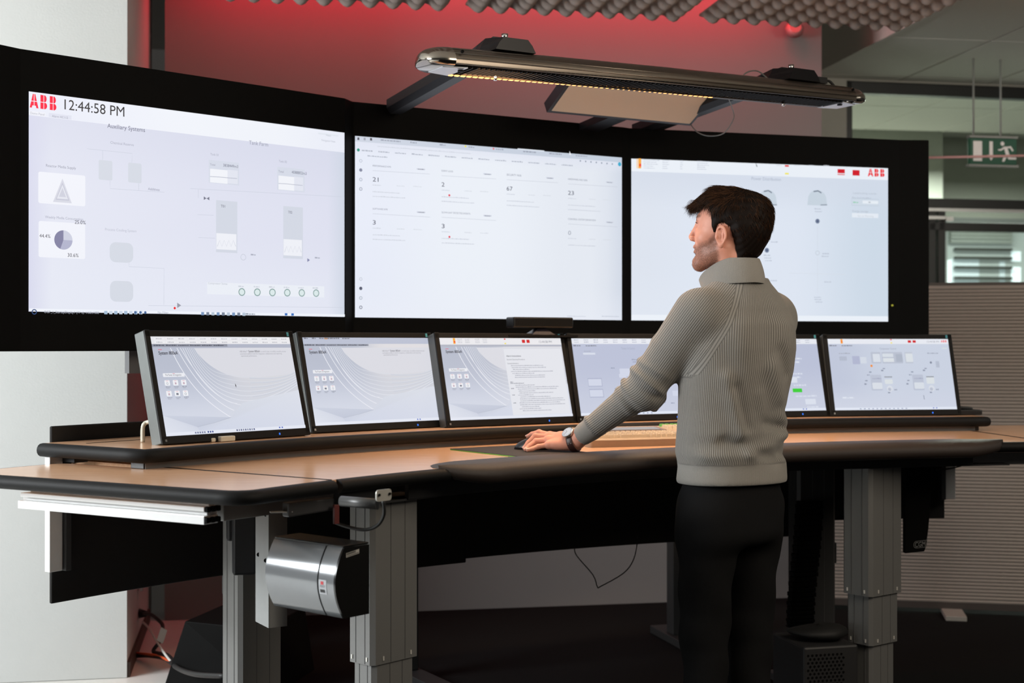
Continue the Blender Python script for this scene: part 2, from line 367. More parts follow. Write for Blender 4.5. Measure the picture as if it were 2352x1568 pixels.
for x in (-.122, .055): MB().cyl((x, .02, SH+.01), (x, .02, LC-ex.location.z), .006, 10).build('hanging_rod', mat('grey_rod', (.30, .30, .28), .5), ex, local=True)
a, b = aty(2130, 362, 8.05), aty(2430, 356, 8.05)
m = MB(); m.tube([a, (a+b)/2, b], .0075, 6); tag(m.build('pink_reflection', mat('pale_pink_reflection', (.62, .33, .31), .6)), 'thin pink reflection line, modelled as a tube in front of the green exit sign', 'cord')  # pink light line reflected in the glazing, built as a solid tube
# ================================================================ screens and what they show
def emat(name, strength, rough=.35):
    m = bpy.data.materials.new(name); m.use_nodes = True; nt = m.node_tree; b = nt.nodes['Principled BSDF']
    at = nt.nodes.new('ShaderNodeAttribute'); at.attribute_name = 'picture'
    b.inputs['Base Color'].default_value = (.01, .01, .01, 1); b.inputs['Roughness'].default_value = rough; b.inputs['Specular IOR Level'].default_value = .25
    nt.links.new(at.outputs['Color'], b.inputs['Emission Color']); b.inputs['Emission Strength'].default_value = strength
    return m
LCD = emat('lit_lcd', 1.0)
class UI:
    """flat picture on a lit screen: shapes given in metres on the glass or as photo sight lines meeting it"""
    def __init__(s, c, yaw, tilt, W, Hh, k=1):
        s.c = Vector(c); s.R = yawR(yaw, tilt); s.r = s.R.col[0]; s.up = s.R.col[2]; s.n = -s.R.col[1]
        s.W, s.H = W, Hh; s.v = []; s.f = []; s.col = []; s.lay = 0; s.hold = False; s.k = k; s.x = lambda a, b: (a, b)
    def on(s, px, py):
        px, py = s.x(px, py); d = ray(px, py); o = Vector((0, 0, HC)); t = (s.c-o).dot(s.n)/d.dot(s.n); q = o+d*t-s.c
        return q.dot(s.r), q.dot(s.up)
    def uv(s, u, v): return (u-.5)*s.W, (.5-v)*s.H
    def poly(s, pts, c, cols=None):
        s.lay += 0 if s.hold else 1; o = .000018*s.lay+.0003; n = len(s.v)
        for (x, y) in pts: s.v.append(s.c+s.r*x+s.up*y+s.n*o)
        s.f.append(tuple(range(n, n+len(pts)))); c = lin(c) if c else None
        s.col.append([tuple(lin(q)) for q in cols] if cols else [c]*len(pts))
    def rect(s, a, b, c, cols=None, rr=0):
        (x0, y0), (x1, y1) = a, b
        q = [(x0, y1), (x1, y1), (x1, y0), (x0, y0)]
        if rr: q = fillet(q, [rr]*4, 4)
        s.poly(q, c, cols)
    def R_(s, px0, py0, px1, py1, c, rr=0): s.rect(s.on(px0, py0), s.on(px1, py1), c, rr=rr)
    def grad(s, fn, nx=16, ny=10, v0=0, v1=1):
        for j in range(ny):
            for i in range(nx):
                q = [(i/nx, v0+(v1-v0)*j/ny), ((i+1)/nx, v0+(v1-v0)*j/ny), ((i+1)/nx, v0+(v1-v0)*(j+1)/ny), (i/nx, v0+(v1-v0)*(j+1)/ny)][::-1]
                n = len(s.v)
                for u, v in q: x, y = s.uv(u, v); s.v.append(s.c+s.r*x+s.up*y+s.n*(.0003+.000018*s.lay))
                s.f.append((n, n+1, n+2, n+3)); s.col.append([tuple(lin(fn(u, v))) for u, v in q])
        s.lay += 4
    def text(s, at, h, t, c, align='l', w=None, bold=False):
        """h: height of capitals in metres, w: total width"""
        vs, fs = glyphs(t, bold)
        if not vs: return
        x0 = min(p[0] for p in vs); x1 = max(p[0] for p in vs); k = h/.69; kx = (w/(x1-x0)) if w else k
        ox = {'l': 0, 'c': -.5, 'r': -1}[align]*(x1-x0)*kx
        s.lay += 0 if s.hold else 1; o = .000018*s.lay+.0003; n = len(s.v); c = lin(c)
        for (x, y) in vs: s.v.append(s.c+s.r*(at[0]+(x-x0)*kx+ox)+s.up*(at[1]+y*k)+s.n*o)
        for f in fs: s.f.append(tuple(i+n for i in f)); s.col.append([c]*len(f))
    def T(s, px, py, pxw, hh, t, c, bold=False):
        """text whose baseline starts at photo column px,py and spans pxw columns"""
        a = s.on(px, py); b = s.on(px+pxw, py); w = abs(b[0]-a[0]); vs, _ = glyphs(t, bold); x0 = min(p[0] for p in vs); x1 = max(p[0] for p in vs)
        s.text(a, min(hh, .69*w/(x1-x0)*1.06), t, c, 'l', w, bold)
    def line(s, pts, wd, c, cols=None):
        L_ = []; R2 = []
        for i, p in enumerate(pts):
            a = Vector(pts[max(i-1, 0)]).to_2d(); b = Vector(pts[min(i+1, len(pts)-1)]).to_2d(); d = (b-a).normalized(); nn = Vector((-d.y, d.x))*wd/2
            L_.append((p[0]+nn.x, p[1]+nn.y)); R2.append((p[0]-nn.x, p[1]-nn.y))
        s.lay += 0 if s.hold else 1; o = .000018*s.lay+.0003; n = len(s.v); N_ = len(pts)
        for q in L_+R2: s.v.append(s.c+s.r*q[0]+s.up*q[1]+s.n*o)
        for i in range(N_-1): s.f.append((n+i, n+N_+i, n+N_+i+1, n+i+1)); s.col.append([lin(c)]*4)
    def disc(s, p, r, c, r0=0, a0=0, a1=360, n=24):
        pts = [(p[0]+r*math.cos(math.radians(a0+(a1-a0)*i/n)), p[1]+r*math.sin(math.radians(a0+(a1-a0)*i/n))) for i in range(n+1)]
        if r0: s.line([(p[0]+(x-p[0])*(1-r0/r/2), p[1]+(y-p[1])*(1-r0/r/2)) for x, y in pts], r0, c)
        else: s.poly(([p]+pts) if a1-a0 < 360 else pts[:-1], c)
    def logo(s, p, w, h, c, bg):
        """red three letter mark with the thin cross cuts"""
        u = w/3.0; a = u*.93; x, y = p
        s.poly([(x, y), (x+a*.24, y), (x+a*.30, y+h*.17), (x+a*.70, y+h*.17), (x+a*.76, y), (x+a, y), (x+a*.64, y+h), (x+a*.36, y+h)], c)
        s.line([(x-.1*a, y+h*.48), (x+a*1.1, y+h*.48)], h*.045, bg); s.line([(x+a/2, y-.02*h), (x+a/2, y+h*1.02)], h*.045, bg)
        for i in (1, 2):
            X = x+u*i+u*.14; b = u*.72
            top = [(X, y+h*.5), (X+b*.7, y+h*.5)]+[(X+b*.60+b*.32*math.cos(t), y+h*.745+h*.255*math.sin(t)) for t in [(-90+180*k/8)*math.pi/180 for k in range(9)]]+[(X, y+h)]
            bot = [(X, y)]+[(X+b*.62+b*.38*math.cos(t), y+h*.24+h*.24*math.sin(t)) for t in [(-90+180*k/8)*math.pi/180 for k in range(9)]]+[(X, y+h*.48)]
            s.poly(top, c); s.poly(bot, c)
            s.line([(X-.02*u, y+h*.485), (X+b*1.02, y+h*.485)], h*.045, bg); s.line([(X+b*.5, y-.01*h), (X+b*.5, y+h*1.01)], h*.04, bg)
    def fake(s, p, w, h, c, seed=0):
        """a row of tiny unreadable strokes, as small print looks at this distance"""
        rnd = random.Random(seed); x = 0; s.lay += 1; s.hold = True
        while x < w:
            d = min(rnd.uniform(.8, 2.6)*h, w-x); hh = h*rnd.uniform(.55, .9)
            s.rect((p[0]+x, p[1]+hh), (p[0]+x+d*.86, p[1]), c); x += d*.86+h*.35
        s.hold = False
    def F(s, px, py, pxw, hh, c, seed=0):
        a = s.on(px, py); b = s.on(px+pxw, py); s.fake(a, abs(b[0]-a[0]), hh, c, seed)
    def build(s, name, parent):
        me = bpy.data.meshes.new(name); inv = mworld(parent).inverted()
        me.from_pydata([tuple(inv @ p) for p in s.v], [], s.f); me.materials.append(LCD)
        at = me.attributes.new('picture', 'FLOAT_COLOR', 'CORNER')
        at.data.foreach_set('color', np.array([list(c)+[1] for cs in s.col for c in cs], dtype=np.float32).ravel())
        me.update(); o = bpy.data.objects.new(name, me); COL.objects.link(o); o.parent = parent; return o
def lerp(a, b, t): return tuple(x+(y-x)*t for x, y in zip(a, b))
def sstep(a, b, x): t = max(0, min(1, (x-a)/(b-a))); return t*t*(3-2*t)

# ---------------------------------------------------------------- the curved overview wall
SEG = [((-1.064, 4.726), 43.7), ((-.065, 5.527), 29.9), ((1.093, 6.022), 15.3)]
SWD, SHT, SZ = 1.218, .685, HC+.446
vw = thing('video_wall', (-.07, 5.75, 0), 'huge curved black wall with three lit overview screens behind the desk', 'video wall')
def seg_pt(i, s, off=0):
    (x, y), yaw = SEG[i]; a = math.radians(yaw); return Vector((x+math.cos(a)*s+math.sin(a)*off, y+math.sin(a)*s-math.cos(a)*off))
def isect(i, j, off):
    p, q = seg_pt(i, 0, off), seg_pt(j, 0, off); a, b = math.radians(SEG[i][1]), math.radians(SEG[j][1])
    d, e = Vector((math.cos(a), math.sin(a))), Vector((math.cos(b), math.sin(b)))
    t = ((q.x-p.x)*e.y-(q.y-p.y)*e.x)/(d.x*e.y-d.y*e.x); return p+d*t
def cheek(p, yaw, l): a = math.radians(yaw); return Vector((p.x+math.cos(a)*l, p.y+math.sin(a)*l))
def wall_line(off):
    l = seg_pt(0, -SWD/2-.025, off); r = seg_pt(2, SWD/2+.06, off)
    g = .006; return [cheek(l, 57, -.30), l, seg_pt(0, SWD/2+g, off), seg_pt(1, -SWD/2-g, off), seg_pt(1, SWD/2+g, off), seg_pt(2, -SWD/2-g, off), r, cheek(r, 3, .135)]
fr_, bk_ = wall_line(-.003), wall_line(-.085)
m = MB(); m.prism([tuple(p) for p in fr_]+[tuple(p) for p in bk_[::-1]], SZ-SHT/2-.124, SZ+SHT/2+.13)
m.build('black_surround', BLACK, vw, bev=.004)
fr2, bk2 = wall_line(-.09), wall_line(-.16)
m = MB(); m.prism([tuple(p) for p in fr2[1:-1]]+[tuple(p) for p in bk2[1:-1][::-1]], SZ-SHT/2-.02, SZ+SHT/2+.02); m.build('rear_housing', BLACKP, vw)
for px_, s in ((1, -.25), (2, -.25)):
    p = seg_pt(px_, s, -.40 if px_ == 2 else -.28); a = math.radians(SEG[px_][1]); m = MB()
    m.box((p.x, p.y, (SZ-.1)/2+.02), (.05, .08, SZ-.14), Rz(a)); f = p+Vector((math.sin(a), -math.cos(a)))*.06
    m.box((f.x, f.y, .022), (.09, .52, .035), Rz(a)); q = seg_pt(px_, s, -.2)
    m.slab([(p.x, p.y, SZ-.2), (q.x, q.y, SZ-.2), (q.x, q.y, SZ-.12), (p.x, p.y, SZ-.12)], (.04*math.cos(a), .04*math.sin(a), 0))
    m.build('support_post', mat('dark_post', (.022, .022, .022), .45, .2), vw, bev=.003)
q = seg_pt(0, -.185, -.12); m = MB(); m.box((q.x, q.y, SZ-SHT/2-.15), (.05, .03, .10), Rz(math.radians(43.7))); m.build('lower_bracket', mat('grey_bracket', (.12, .12, .125), .5, .3), vw)
# screen 1 : auxiliary systems
u = UI((*SEG[0][0], SZ), math.radians(43.7), 0, SWD, SHT)
def bg1(a, b):
    c = lerp((226, 229, 242), (222, 224, 240), a)
    c = lerp(c, (214, 217, 234), sstep(.5, 0, b)*.7); c = lerp(c, (230, 234, 245), sstep(.55, .95, b)*.6)
    c = lerp(c, (206, 214, 228), sstep(.93, 1.0, a)*.9); c = lerp(c, (214, 216, 236), sstep(.06, 0, a)); return c
u.grad(bg1); u.grad(lambda a, b: lerp((232, 235, 247), (240, 243, 250), sstep(0, .5, a)-.8*sstep(.75, 1, a)), 12, 1, 0, .108)
u.x = lambda x, y: (x/2.7037, 180+y/2.7037)
a = u.on(184, 176); b = u.on(358, 176); u.logo((a[0], a[1]-.002), b[0]-a[0], .0435, (250, 8, 62), (238, 240, 249))
u.T(400, 192, 372, .040, '12:44:58 PM', (38, 38, 44))
g = (120, 122, 140); gl_ = (172, 176, 192); lg = (200, 205, 219)
u.R_(180, 202, 282, 236, (238, 240, 248)); u.T(188, 221, 88, .011, 'Demo Panel', (170, 172, 186)); u.R_(302, 214, 443, 256, (222, 225, 239)); u.T(322, 240, 100, .012, 'Alarm HC112', (158, 160, 176))
u.T(666, 306, 234, .023, 'Auxiliary Systems', (110, 112, 132)); u.T(1546, 409, 118, .026, 'Tank Farm', (150, 154, 172))
u.T(685, 405, 145, .0125, 'Chemical Reserve', (168, 171, 188)); u.T(285, 548, 186, .0135, 'Reactor Media Supply', (150, 153, 170)); u.T(279, 867, 236, .014, 'Weekly Media Consumption', (168, 171, 188)); u.T(652, 944, 195, .0135, 'Process Cooling System', (188, 191, 206))
u.R_(1975, 336, 2100, 362, (226, 231, 240)); u.T(2025, 358, 30, .007, 'Next', (190, 194, 205)); u.T(1996, 388, 85, .008, 'Navigation Next', (180, 184, 196))
u.R_(237, 578, 529, 795, (239, 241, 249), rr=.006); u.R_(239, 884, 528, 1122, (239, 241, 249), rr=.006)
for k, (o, c) in enumerate(((1.0, (214, 216, 228)), (.74, (196, 198, 214)), (.6, (226, 228, 238)), (.38, (205, 207, 221)))):
    x0, y0 = u.on(387, 715); u.poly([(x0+o*.033*q, y0+o*.038*r_) for q, r_ in ((-.95, -.75), (.95, -.75), (0, 1.25))], c)
pc = u.on(393, 1003); u.disc(pc, .0305, (204, 207, 224), a0=0, a1=90); u.disc(pc, .0305, (128, 128, 162), a0=90, a1=250); u.disc(pc, .0305, (176, 178, 204), a0=250, a1=360)
for x, y, t in ((463, 902, '25.0%'), (244, 987, '44.4%'), (419, 1107, '30.6%')): u.T(x, y, 68, .0115, t, (70, 70, 84))
for x0, y0, x1, y1 in ((612, 505, 697, 635), (795, 522, 878, 652), (680, 1015, 826, 1146), (682, 1255, 826, 1388)): u.R_(x0, y0, x1, y1, (212, 217, 228), rr=.005 if y0 < 900 else .02)
def L(pts, c=lg, wd=.0012): u.line([u.on(*p) for p in pts], wd, c)
L([(540, 437), (820, 466), (818, 522)]); L([(637, 446), (637, 505)]); L([(682, 636), (682, 684), (1020, 707)]); L([(860, 652), (860, 697)]); u.T(918, 693, 72, .012, 'Additives', (148, 151, 170))
L([(800, 1146), (800, 1168), (1018, 1180), (1016, 1405)]); L([(1180, 684), (2120, 735)]); L([(1230, 690), (1230, 742)]); L([(1225, 846), (1325, 850)]); L([(1230, 988), (1335, 992)]); L([(920, 1410), (2130, 1422)])
for x0, y0, w in ((1295, 505, 188), (1720, 548, 170)):
    u.R_(x0, y0, x0+w, y0+160, (214, 219, 232)); u.R_(x0+8, y0+55, x0+w*.62, y0+150, (241, 243, 249)); u.R_(x0+w*.62, y0+62, x0+w-8, y0+152, (226, 229, 240)); L([(x0+8, y0+104), (x0+60, y0+107), (x0+w*.62, y0+112), (x0+w-12, y0+117)], (180, 184, 200), .002)
    u.T(x0+8, y0+35, 32, .010, 'Total', (150, 153, 170)); u.T(x0+90, y0+42, 92, .0125, '3838449m3' if x0 < 1400 else '4088802m3', (112, 115, 135)); u.T(x0+10, y0-28, 50, .010, 'Tank 01' if x0 < 1400 else 'Tank 02', (165, 168, 184))
for x0, y0, w in ((1340, 755, 132), (1757, 792, 122)):
    u.R_(x0, y0, x0+w, y0+330, (211, 216, 228)); u.R_(x0+2, y0+205, x0+w-6, y0+312, (238, 240, 247)); u.T(x0+30, y0+45, 26, .013, 'T01' if x0 < 1400 else 'T02', (90, 92, 110))
    z = [(x0+8+i*(w-18)/8, y0+(250 if i % 2 else 288)) for i in range(9)]; L(z, (216, 219, 230), .003)
p_ = u.on(1281, 745); u.poly([(p_[0]-.011, p_[1]+.006), (p_[0], p_[1]), (p_[0]-.011, p_[1]-.006)], g); u.poly([(p_[0]+.011, p_[1]+.006), (p_[0]+.011, p_[1]-.006), (p_[0], p_[1])], g)
u.disc(u.on(1509, 1110), .011, (190, 195, 208), .0015); u.F(1555, 1098, 32, .006, (170, 174, 190)); u.F(1953, 1117, 34, .006, (170, 174, 190)); p_ = u.on(1914, 1128); u.poly([(p_[0]-.005, p_[1]+.007), (p_[0]-.005, p_[1]-.007), (p_[0]+.006, p_[1])], (130, 134, 170))
u.R_(1285, 1265, 2012, 1360, (234, 238, 246)); u.T(1290, 1277, 120, .007, 'Compressor Status', (190, 194, 206))
for i, x in enumerate((1500, 1596, 1690, 1782, 1872, 1961)):
    q = u.on(x, 1326+i*1.4); u.disc(q, .0135, (118, 150, 146)); u.disc(q, .0105, (219, 233, 234)); u.F(x-22, 1295+i*2, 36, .006, (205, 210, 220), i)
q = u.on(1108, 1409); u.poly([(q[0]-.006, q[1]+.009), (q[0]-.006, q[1]-.009), (q[0]+.009, q[1])], (150, 152, 166)); u.disc(u.on(1083, 1426), .0042, (238, 30, 34))
u.R_(180, 1428, 2139, 1479, (238, 242, 250)); u.disc(u.on(211, 1449), .0085, (40, 70, 120), .003); u.T(272, 1456, 340, .011, 'OGP_1_StartupDisplay1 (W x): 1/60/s1088', (165, 170, 184))
for i in range(8): u.R_(645+i*31, 1443, 665+i*31, 1464, ((165, 190, 215), (200, 213, 228))[i % 2])
for x in (838, 870, 900): q = u.on(x, 1453); u.disc(q, .0045, (70, 105, 155))
u.T(978, 1460, 66, .009, 'No Filter', (160, 165, 180))
for i in range(9): u.R_(1247+i*32, 1450+i*.5, 1265+i*32, 1470+i*.5, ((120, 150, 190), (120, 132, 152), (180, 195, 212))[i % 3])
u.F(1522, 1466, 60, .006, (150, 160, 175)); u.R_(1766, 1457, 1782, 1472, (50, 110, 190)); u.R_(1806, 1458, 1822, 1473, (50, 110, 190))
u.build('screen', vw)
# screen 2 : browser dashboard
u = UI((*SEG[1][0], SZ), math.radians(29.9), 0, SWD, SHT)
def bg2(a, b):
    c = lerp((228, 233, 246), (234, 239, 247), sstep(0, .4, a)); c = lerp(c, (226, 231, 240), sstep(.5, .8, a)*.8)
    c = lerp(c, (205, 213, 227), sstep(.90, 1, a)*.8); c = lerp(c, (222, 226, 240), sstep(.1, 0, b)); return lerp(c, (232, 236, 246), sstep(.8, 1, b)*.5)
u.grad(bg2); u.x = lambda x, y: (780+x/3.2662, 280+y/3.2662)
u.grad(lambda a, b: lerp((205, 212, 226), (196, 206, 220), a), 10, 1, 0, .030); u.R_(1335, 198, 1535, 222, (226, 232, 242))
for i, x in enumerate((140, 187, 235)): u.R_(x-7, 116+i*2, x+8, 136+i*2, ((90, 92, 105), (160, 165, 180), (70, 72, 84))[i])
for i, (x, y, wd) in enumerate(((308, 140, 150), (530, 158, 50), (750, 176, 46), (966, 192, 46), (1172, 208, 58), (1376, 226, 100), (1572, 241, 95), (1770, 256, 90))): u.F(x, y, wd, .0065, (158, 164, 180), i)
u.disc(u.on(944, 183), .004, (235, 225, 90)); u.disc(u.on(1154, 201), .004, (225, 120, 130)); u.F(285, 186, 700, .004, (205, 210, 222), 3)
u.disc(u.on(140, 210), .006, (40, 150, 130)); u.disc(u.on(2100, 317), .0085, (60, 170, 205))
for i in range(13): x = 165+i*125; u.F(x, 218+i*9, 84, .006, (178, 184, 198), i+20)
for i in range(7): u.disc(u.on(1805+i*40, 292+i*4), .0035, (150, 158, 175))
u.F(208, 258, 150, .005, (178, 184, 198), 2)
def card(x, y, t, n, w, sub, dot, sd):
    u.T(x, y, min(len(t)*8.6, 240), .0085, t, (128, 132, 150)); sx = w/430
    u.R_(x+330*sx, y-1+14*sx, x+395*sx, y+22*sx+6, (206, 211, 224), rr=.004); u.F(x+340*sx, y+15+8*sx, 46*sx, .004, (140, 144, 160), sd)
    u.line([u.on(x, y+31), u.on(x+w, y+31+w*.06)], .0012, (190, 195, 208))
    u.T(x, y+112, 22*len(n), .0165, n, (70, 74, 96) if n != '0' else (150, 155, 170)); u.F(x, y+142, 62, .0045, (206, 211, 222), sd+1); 
    if len(n): u.F(x+180*sx, y+148, 60*sx, .0045, (214, 219, 228), sd+2); u.F(x+305*sx, y+152, 66*sx, .0045, (214, 219, 228), sd+3)
    for k in range(sub): u.F(x, y+192+k*34, 205+40*k, .0045, (204, 209, 220), sd+4+k)
    if dot: u.disc(u.on(x+58, y+178), .0042, (225, 60, 80))
for args in ((247, 334, 'PERFORMANCE KPIS', '21', 430, 2, 0, 10), (764, 372, 'EVENT LOGS', '2', 408, 2, 1, 30), (1252, 402, 'SECURITY RISK', '67', 385, 2, 0, 50), (1712, 434, 'HARDWARE AND DISK', '23', 370, 2, 0, 70),
             (247, 657, 'SOFTWARE KPIS', '3', 430, 2, 0, 90), (764, 684, 'SLOW/LAST DETECTED EVENTS', '3', 408, 2, 1, 110), (1712, 734, 'CONTROL SYSTEM DEVIATION', '0', 370, 1, 0, 130)): card(*args)
for i, (y, c) in enumerate(((292, (190, 196, 212)), (361, (130, 136, 160)), (432, (170, 178, 196)), (503, (150, 156, 175)), (1178, (196, 202, 214)), (1248, (80, 86, 108)), (1320, (170, 178, 192)), (1390, (105, 110, 130)))):
    q = u.on(157, y); u.disc(q, .0065, c, .0025 if i not in (1, 5) else 0)
u.F(1705, 1459, 140, .004, (200, 205, 218), 5); u.F(1965, 1460, 130, .004, (190, 196, 210), 6)
q = u.on(1722, 240); u.poly([(q[0], q[1]+.012), (q[0]+.009, q[1]-.004), (q[0], q[1]-.004)], (240, 242, 248))
u.build('screen', vw)
# screen 3 : power distribution
u = UI((*SEG[2][0], SZ), math.radians(15.3), 0, SWD, SHT)
def bg3(a, b):
    c = lerp((217, 224, 236), (220, 228, 241), sstep(0, .3, a)); c = lerp(c, (203, 216, 230), sstep(.6, .95, a)); c = lerp(c, (209, 217, 231), sstep(.35, .1, b)*.7)
    return lerp(c, (224, 231, 242), sstep(.6, 1, b)*.6*(1-a))
u.grad(bg3); u.grad(lambda a, b: (232, 238, 246), 4, 1, 0, .078); u.grad(lambda a, b: (233, 239, 247), 4, 1, .965, 1)
u.x = lambda x, y: (1420+x/3.2667, 330+y/3.2667)
u.R_(152, 110, 172, 185, (246, 170, 60)); u.R_(136, 112, 152, 185, (240, 214, 190)); u.R_(157, 150, 172, 172, (240, 60, 30))
for k, (x, w_) in enumerate(((190, 120), (332, 55), (465, 25), (592, 100))):
    for j in range(5): u.F(x, 124+j*15+k*3, w_*(1, .8, .9, .6, .7)[j], .004, (196, 202, 216), k*7+j)
u.R_(1250, 160, 1279, 173, (225, 40, 35)); u.R_(1250, 218, 1279, 231, (240, 228, 90))
for x in (1185, 1320, 1430, 1540): u.F(x, 165, 42, .004, (205, 211, 222), x)
u.R_(1645, 190, 1699, 222, (206, 14, 36)); u.R_(1645, 226, 1699, 236, (222, 110, 116)); u.R_(1757, 197, 1810, 240, (206, 14, 36))
a = u.on(1872, 244); b = u.on(2003, 244); u.logo(a, b[0]-a[0], .034, (232, 40, 52), (232, 238, 246))
u.T(1000, 272, 220, .0175, 'Power Distribution', (168, 178, 194))
for x, w_ in ((1050, 140), (1418, 148), (675, 140)):
    a, b = u.on(x, 460), u.on(x+w_, 465); r_ = b[0]-a[0]; cx = (a[0]+b[0])/2; pts = [(a[0], a[1])]+[(cx+r_*.5*math.cos(t), a[1]+.068*math.sin(t)**.7) for t in [math.pi*(.86-.72*k/8) for k in range(9)]]+[(b[0], b[1])]
    u.poly(pts, (198, 210, 222)); u.line([(cx-.018, a[1]+.060), (cx+.004, a[1]+.064), (cx+.02, a[1]+.055)], .005, (110, 120, 138)); u.line([(cx+.016, a[1]+.002), (b[0], b[1]+.004)], .0045, (140, 150, 165))
for x, y, c, r_ in ((1494, 581, (110, 124, 150), 0), (1114, 799, (110, 124, 150), 0), (1494, 819, (196, 205, 216), .003)):
    q = u.on(x, y); u.disc(q, .0105, c, r_); 
    if not r_: u.rect((q[0]-.003, q[1]+.004), (q[0]+.003, q[1]-.004), (70, 80, 110))
for i, (x, y) in enumerate(((1470, 492), (1475, 512), (1090, 840), (1095, 860), (1100, 880), (1530, 828), (1525, 848), (1468, 1155), (1472, 1172), (1480, 1190), (1145, 740), (1140, 1030), (1545, 1040), (540, 656))): u.F(x, y, 52, .0055, (185, 193, 208), i)
u.line([u.on(1494, 620), u.on(1494, 790)], .0015, (205, 212, 224)); u.line([u.on(1494, 850), u.on(1494, 1120)], .0015, (208, 215, 226)); u.line([u.on(1280, 970), u.on(1700, 978)], .0015, (212, 219, 229))
u.T(1760, 376, 175, .008, 'Loadshedding outside', (176, 185, 198)); u.T(1755, 413, 140, .009, 'Fast load shedding', (160, 170, 184)); u.R_(1748, 408, 1952, 470, (196, 208, 222)); u.R_(1752, 414, 1948, 464, (206, 217, 229)); u.R_(1832, 426, 1950, 452, (228, 235, 243)); u.F(1760, 444, 42, .007, (150, 205, 180)); u.F(1876, 444, 18, .007, (180, 188, 198))
u.T(1756, 512, 118, .0085, 'Energy storage', (170, 179, 193)); u.R_(1752, 520, 1950, 558, (226, 233, 242)); u.T(1796, 548, 118, .0085, 'Go to Planning', (196, 204, 214))
q = u.on(1036, 155); u.poly([(q[0]-.004, q[1]+.009), (q[0]+.005, q[1]-.012), (q[0]-.001, q[1]-.008)], (50, 55, 66))
u.build('screen', vw)
p = seg_pt(2, SWD/2+.018, .002); MB().cyl((p.x, p.y, SZ-.27), (p.x+.002, p.y-.006, SZ-.27), .004, 12).build('standby_light', mat('dim_yellow_led', (.2, .2, .02), .5, emit=(.25, .25, .02)), vw)

# ---------------------------------------------------------------- six desk monitors
MON = [((-.858, 4.222), 50.2), ((-.471, 4.719), 42.3), ((-.017, 5.010), 34.3), ((.477, 5.291), 26.3), ((1.003, 5.536), 18.3), ((1.557, 5.666), 10.3)]
MW, MH, MT, MZ = .531, .299, math.radians(15), HC-.120
ml = ['leftmost of the six desk monitors, its grey side showing, cream cable hook behind it', 'second desk monitor from the left with an orange mark in its grey top bar', 'third desk monitor from the left with a page of text over its right half',
      'fourth desk monitor from the left behind the outstretched grey sleeve', 'fifth desk monitor, mostly behind the back of the person, with a green button', 'rightmost of the six desk monitors beside the black handset']
MSIDE = mat('dark_silver_monitor_side', (.12, .13, .127), .45, .3); MBEZ = mat('black_monitor_bezel', (.005, .0045, .0045), .45, spec=.2)
BLUEL = mat('blue_power_led', (.02, .1, .6), .4, emit=(.02, .16, .85), estr=1.2); TEALS = mat('teal_energy_sticker', (.05, .28, .36), .5, noise=.3, scale=400)
def monitor_parts(root):
    R = Matrix.Rotation(-MT, 3, 'X'); up = R.col[2]; bk = R.col[1]; r = R.col[0]; o = Vector((0, 0, 0))
    def bx(m, x, y, z, sx, sy, sz): m.box(r*x+bk*y+up*z, (sx, sy, sz), R)
    m = MB(); bx(m, 0, .028, .0, MW+.034, .046, MH+.040); bx(m, 0, .06, -.01, .36, .03, .2); m.build('casing', MSIDE, root, bev=.003, local=True)
    m = MB(); t = .017
    for x, z, sx, sz in ((0, MH/2+t/2, MW+2*t, t+.002), (0, -MH/2-.0115, MW+2*t, .023), (-MW/2-t/2, 0, t+.001, MH+.04), (MW/2+t/2, 0, t+.001, MH+.04)): bx(m, x, .002, z, sx, .008, sz)
    bx(m, 0, .006, 0, MW+.02, .004, MH+.02); m.build('bezel', MBEZ, root, bev=.0015, local=True)
    m = MB(); bx(m, MW/2-.006, -.0026, MH/2+t*.52, .0085, .001, .013); m.build('sticker', TEALS, root, local=True)
    m = MB(); bx(m, MW/2-.11, -.0028, -MH/2-.014, .004, .0015, .006); m.build('power_led', BLUEL, root, local=True)
    m = MB(); bx(m, -MW/2-.004, -.0028, -MH/2-.013, .007, .001, .007); m.build('badge', STEEL, root, local=True)
    zb = -.170; m = MB()
    m.box((0, .075, zb+.004), (.24, .17, .008)); m.box((0, .095, zb+.05), (.07, .03, .10)); m.box((.0, -.020, zb+.010), (.13, .03, .016)); m.build('stand', BLACKP, root, bev=.003, local=True)
MONS = []
for i, ((x, y), yaw) in enumerate(MON):
    if i == 0:
        t = thing('monitor', (x, y, MZ), ml[0], 'monitor', math.radians(yaw), 'monitors in an arc on the desk shelf'); monitor_parts(t)
    else: t = dup(MONS[0], (x, y, MZ), math.radians(yaw), ml[i])
    MONS.append(t)
